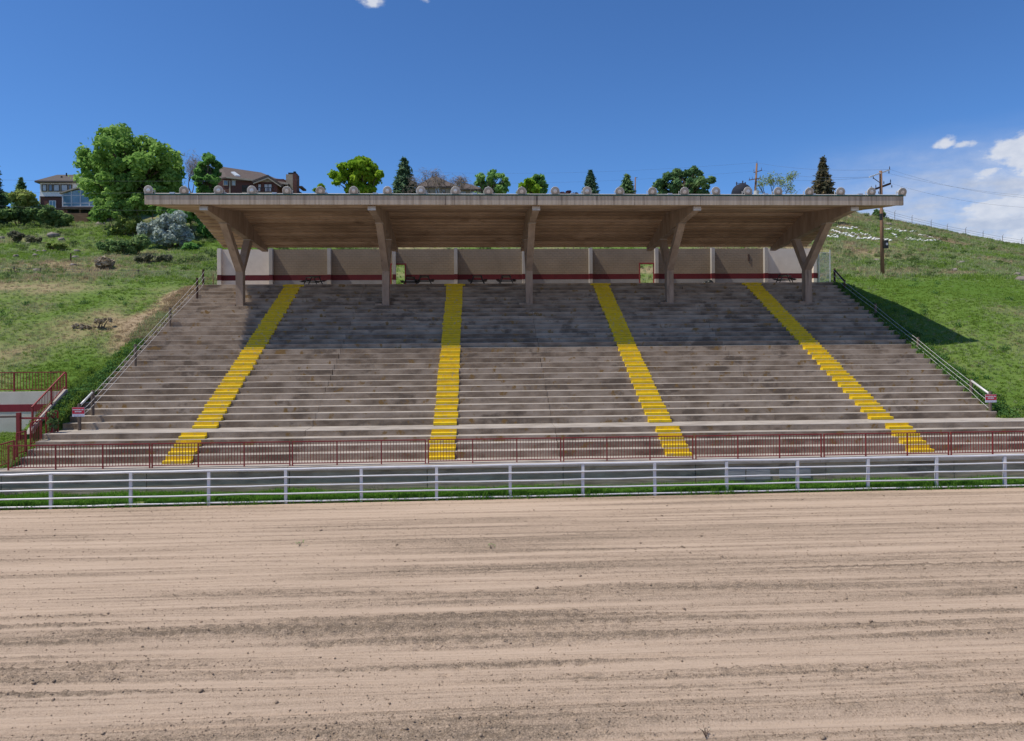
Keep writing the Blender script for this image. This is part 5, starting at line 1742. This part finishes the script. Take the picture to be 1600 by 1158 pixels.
def scatter(name, label, P_, sc, src):
    n = len(P_)
    me = bpy.data.meshes.new(name)
    me.vertices.add(n); me.vertices.foreach_set('co', np.asarray(P_, np.float32).ravel())
    a = me.attributes.new('sc', 'FLOAT', 'POINT'); a.data.foreach_set('value', np.asarray(sc, np.float32))
    a = me.attributes.new('rz', 'FLOAT', 'POINT'); a.data.foreach_set('value', (rng.random(n) * 6.283).astype(np.float32))
    me.update()
    o = link(name, me); tag(o, label, None, None, 'stuff')
    g = bpy.data.node_groups.new(name, 'GeometryNodeTree')
    g.interface.new_socket('Geometry', in_out='INPUT', socket_type='NodeSocketGeometry')
    g.interface.new_socket('Geometry', in_out='OUTPUT', socket_type='NodeSocketGeometry')
    N, L = g.nodes.new, g.links.new
    gi, go = N('NodeGroupInput'), N('NodeGroupOutput')
    ip = N('GeometryNodeInstanceOnPoints'); oi = N('GeometryNodeObjectInfo'); oi.inputs['Object'].default_value = src
    na = N('GeometryNodeInputNamedAttribute'); na.data_type = 'FLOAT'; na.inputs['Name'].default_value = 'sc'
    nr = N('GeometryNodeInputNamedAttribute'); nr.data_type = 'FLOAT'; nr.inputs['Name'].default_value = 'rz'
    cx_ = N('ShaderNodeCombineXYZ'); er = N('FunctionNodeEulerToRotation')
    L(gi.outputs[0], ip.inputs['Points']); L(oi.outputs['Geometry'], ip.inputs['Instance'])
    L(nr.outputs['Attribute'], cx_.inputs[2]); L(cx_.outputs[0], er.inputs[0]); L(er.outputs[0], ip.inputs['Rotation'])
    L(na.outputs['Attribute'], ip.inputs['Scale']); L(ip.outputs[0], go.inputs[0])
    md = o.modifiers.new('scatter', 'NODES'); md.node_group = g
    return o


RL = lambda n, a, b, c, t=.4: leaf_material(n, [(0, a), (.5, b), (1, c)], t, True)
GM = {'g': RL('fresh_grass_blades', (.16, .255, .04), (.215, .335, .058), (.275, .39, .09)), 'p': RL('pale_grass_blades', (.23, .30, .12), (.32, .385, .185), (.41, .45, .265)),
      'd': RL('dry_grass_blades', (.30, .23, .14), (.42, .33, .215), (.52, .42, .29)), 'v': RL('vivid_verge_blades', (.08, .21, .025), (.13, .29, .035), (.20, .37, .07)),
      'w': RL('dark_weed_leaves', (.05, .13, .04), (.095, .20, .055), (.15, .27, .085)), 's': RL('scrub_leaves', (.10, .16, .05), (.16, .23, .08), (.24, .30, .125))}
TU = {'g': tuft('green_tuft', GM['g'], 18, .19, .013, .10, 1, .8), 'p': tuft('pale_tuft', GM['p'], 15, .25, .011, .10, 2, .9), 'd': tuft('dry_tuft', GM['d'], 14, .22, .010, .10, 3, 1.0),
      'v': tuft('verge_tuft', GM['v'], 14, .26, .010, .07, 4), 'w': weed_clump('weed_clump', GM['w'], 60, .5, 5), 's': weed_clump('scrub_clump', GM['s'], 90, .6, 6)}


def field(x0, x1, y0, y1, dens, far=False):
    n = int((x1 - x0) * (y1 - y0) * dens)
    X = x0 + (x1 - x0) * rng.random(n); Y = y0 + (y1 - y0) * rng.random(n)
    d = np.abs(X - Y * math.tan(TH) * 0)            # keep what the camera and its neighbours could see
    lim = Y * .80 + 4
    k = (np.abs(X) < lim) & ~((X > XL - .08) & (X < XR + .08) & (Y < 62.5)) & ~((X < -22.7) & (Y > 39.7) & (Y < 40.35)) & ~((X > LWX - .3) & (X < LWX + .2) & (Y > 36.7) & (Y < 40.3))
    k &= ~((X > WX0 - .2) & (X < WX1 + .2) & (Y > 56) & (Y < 61.6))
    return X[k], Y[k]


pts = {k: [] for k in 'gpdvws'}
for (x0, x1, y0, y1, dens, s0) in ((-52, XL, 38.2, 62, 44, .72), (XR, 62, 36, 62, 44, .72), (-30, XL, 33.5, 40, 60, .75), (XR, 36, 33.5, 38, 40, .8), (-92, -12, 62, 112, 6.0, 1.5), (-15, 32, 62.2, 110, 2.2, 1.5), (-65, XL, 60, 80, 8, 1.15), (XR, 75, 60, 84, 8, 1.15),
                                   (28, 130, 62, 152, 5.5, 1.7)):
    X, Y = field(x0, x1, y0, y1, dens)
    if dens == 44:
        kp = rng.random(len(X)) > .72 * sstep(49, 61, Y); X, Y = X[kp], Y[kp]
    d = dryness(X, Y) + rng.normal(0, .10, len(X))
    sel = {'g': d < .47, 'p': (d >= .47) & (d < .63), 'd': d >= .63}
    for k, m_ in sel.items():
        thin = rng.random(m_.sum()) < {'g': .9, 'p': .8, 'd': .62}[k]
        x, y = X[m_][thin], Y[m_][thin]
        s = s0 * rng.uniform(.55, 1.25, len(x)) * (1.0 + .5 * (vnoise(x / 3, y / 3, 15) - .5))
        pts[k].append(np.stack([x, y, hgt(x, y) - .02, s], 1))
    nw = int(len(X) * (.010 if s0 < 1.4 else .05))
    idx = rng.choice(len(X), nw, replace=False)
    x, y = X[idx], Y[idx]
    keep = vnoise(x / 4, y / 4, 91) > .52
    x, y = x[keep], y[keep]
    kk = 'w' if s0 < 1.4 else 's'
    pts[kk].append(np.stack([x, y, hgt(x, y) - .03, (.7 if s0 < 1.4 else 1.1) * rng.uniform(.5, 1.5, len(x))], 1))
# rank growth hugging the edges of the terraces
n = 2600
Yn = 38 + 18.5 * rng.random(n); side = rng.random(n) < .5
Xn = np.where(side, XL - .05 - np.abs(rng.normal(0, .45, n)), XR + .05 + np.abs(rng.normal(0, .55, n)))
gap = vnoise(Yn * .8, side * 7.0, 55)
kd = side & (Yn > 47.5)
for k, m_ in (('d', kd & (gap > .3)), ('p', kd & (gap <= .45)), ('g', ~kd), ('w', ~kd & (rng.random(n) < .33))):
    x, y = Xn[m_], Yn[m_]
    pts[k].append(np.stack([x, y, hgt(x, y) - .02, rng.uniform(.9, 1.7, len(x)) * (1 if k != 'w' else .7)], 1))
# verge between the fence and the wall
n = 15000
Xn = -26 + 57 * rng.random(n); Yn = fence_y(Xn) - .05 + (33.2 - fence_y(Xn) + .05) * rng.random(n)
k = (vnoise(Xn * .9, Yn * 2, 65) > .18) & (Yn < 33.2)
pts['v'].append(np.stack([Xn[k], Yn[k], np.zeros(k.sum()) - .02, rng.uniform(.5, 1.3, k.sum()) * (.75 + .7 * vnoise(Xn[k] / 1.6, Yn[k], 66))], 1))
k = rng.random(n) < .02
pts['w'].append(np.stack([Xn[k], Yn[k], np.zeros(k.sum()), rng.uniform(.3, .7, k.sum())], 1))
LAB = {'g': 'short fresh green grass covering the slopes', 'p': 'paler seeding grass among the green on the slopes', 'd': 'dry straw-coloured grass in patches on the slopes', 'v': 'vivid green grass strip between the white fence and the wall',
       'w': 'dark leafy weeds dotted through the grass', 's': 'low green scrub dotted over the hillsides'}
NM = {'g': 'green_grass', 'p': 'pale_grass', 'd': 'dry_grass', 'v': 'verge_grass', 'w': 'leafy_weeds', 's': 'low_scrub'}
for k, l in pts.items():
    A = np.concatenate(l)
    scatter(NM[k], LAB[k], A[:, :3], A[:, 3], TU[k])
# the verge's own soil
tag(link('verge_soil', grid_mesh('verge_soil', np.arange(-28, 33, .5), np.array([0, .35, .7, 1.0]), lambda X, Y: np.full(X.shape, .012) - .03 * (Y < .1), M['turf'], {'dry': lambda X, Y: .40 + .2 * vnoise(X, Y * 3, 8)})),
    'dark soil and turf of the strip behind the white fence', kind='structure')
vs = bpy.data.objects['verge_soil'].data
for v in vs.vertices:
    fy = fence_y(v.co.x) - .12
    v.co.y = fy + (33.3 - fy) * v.co.y
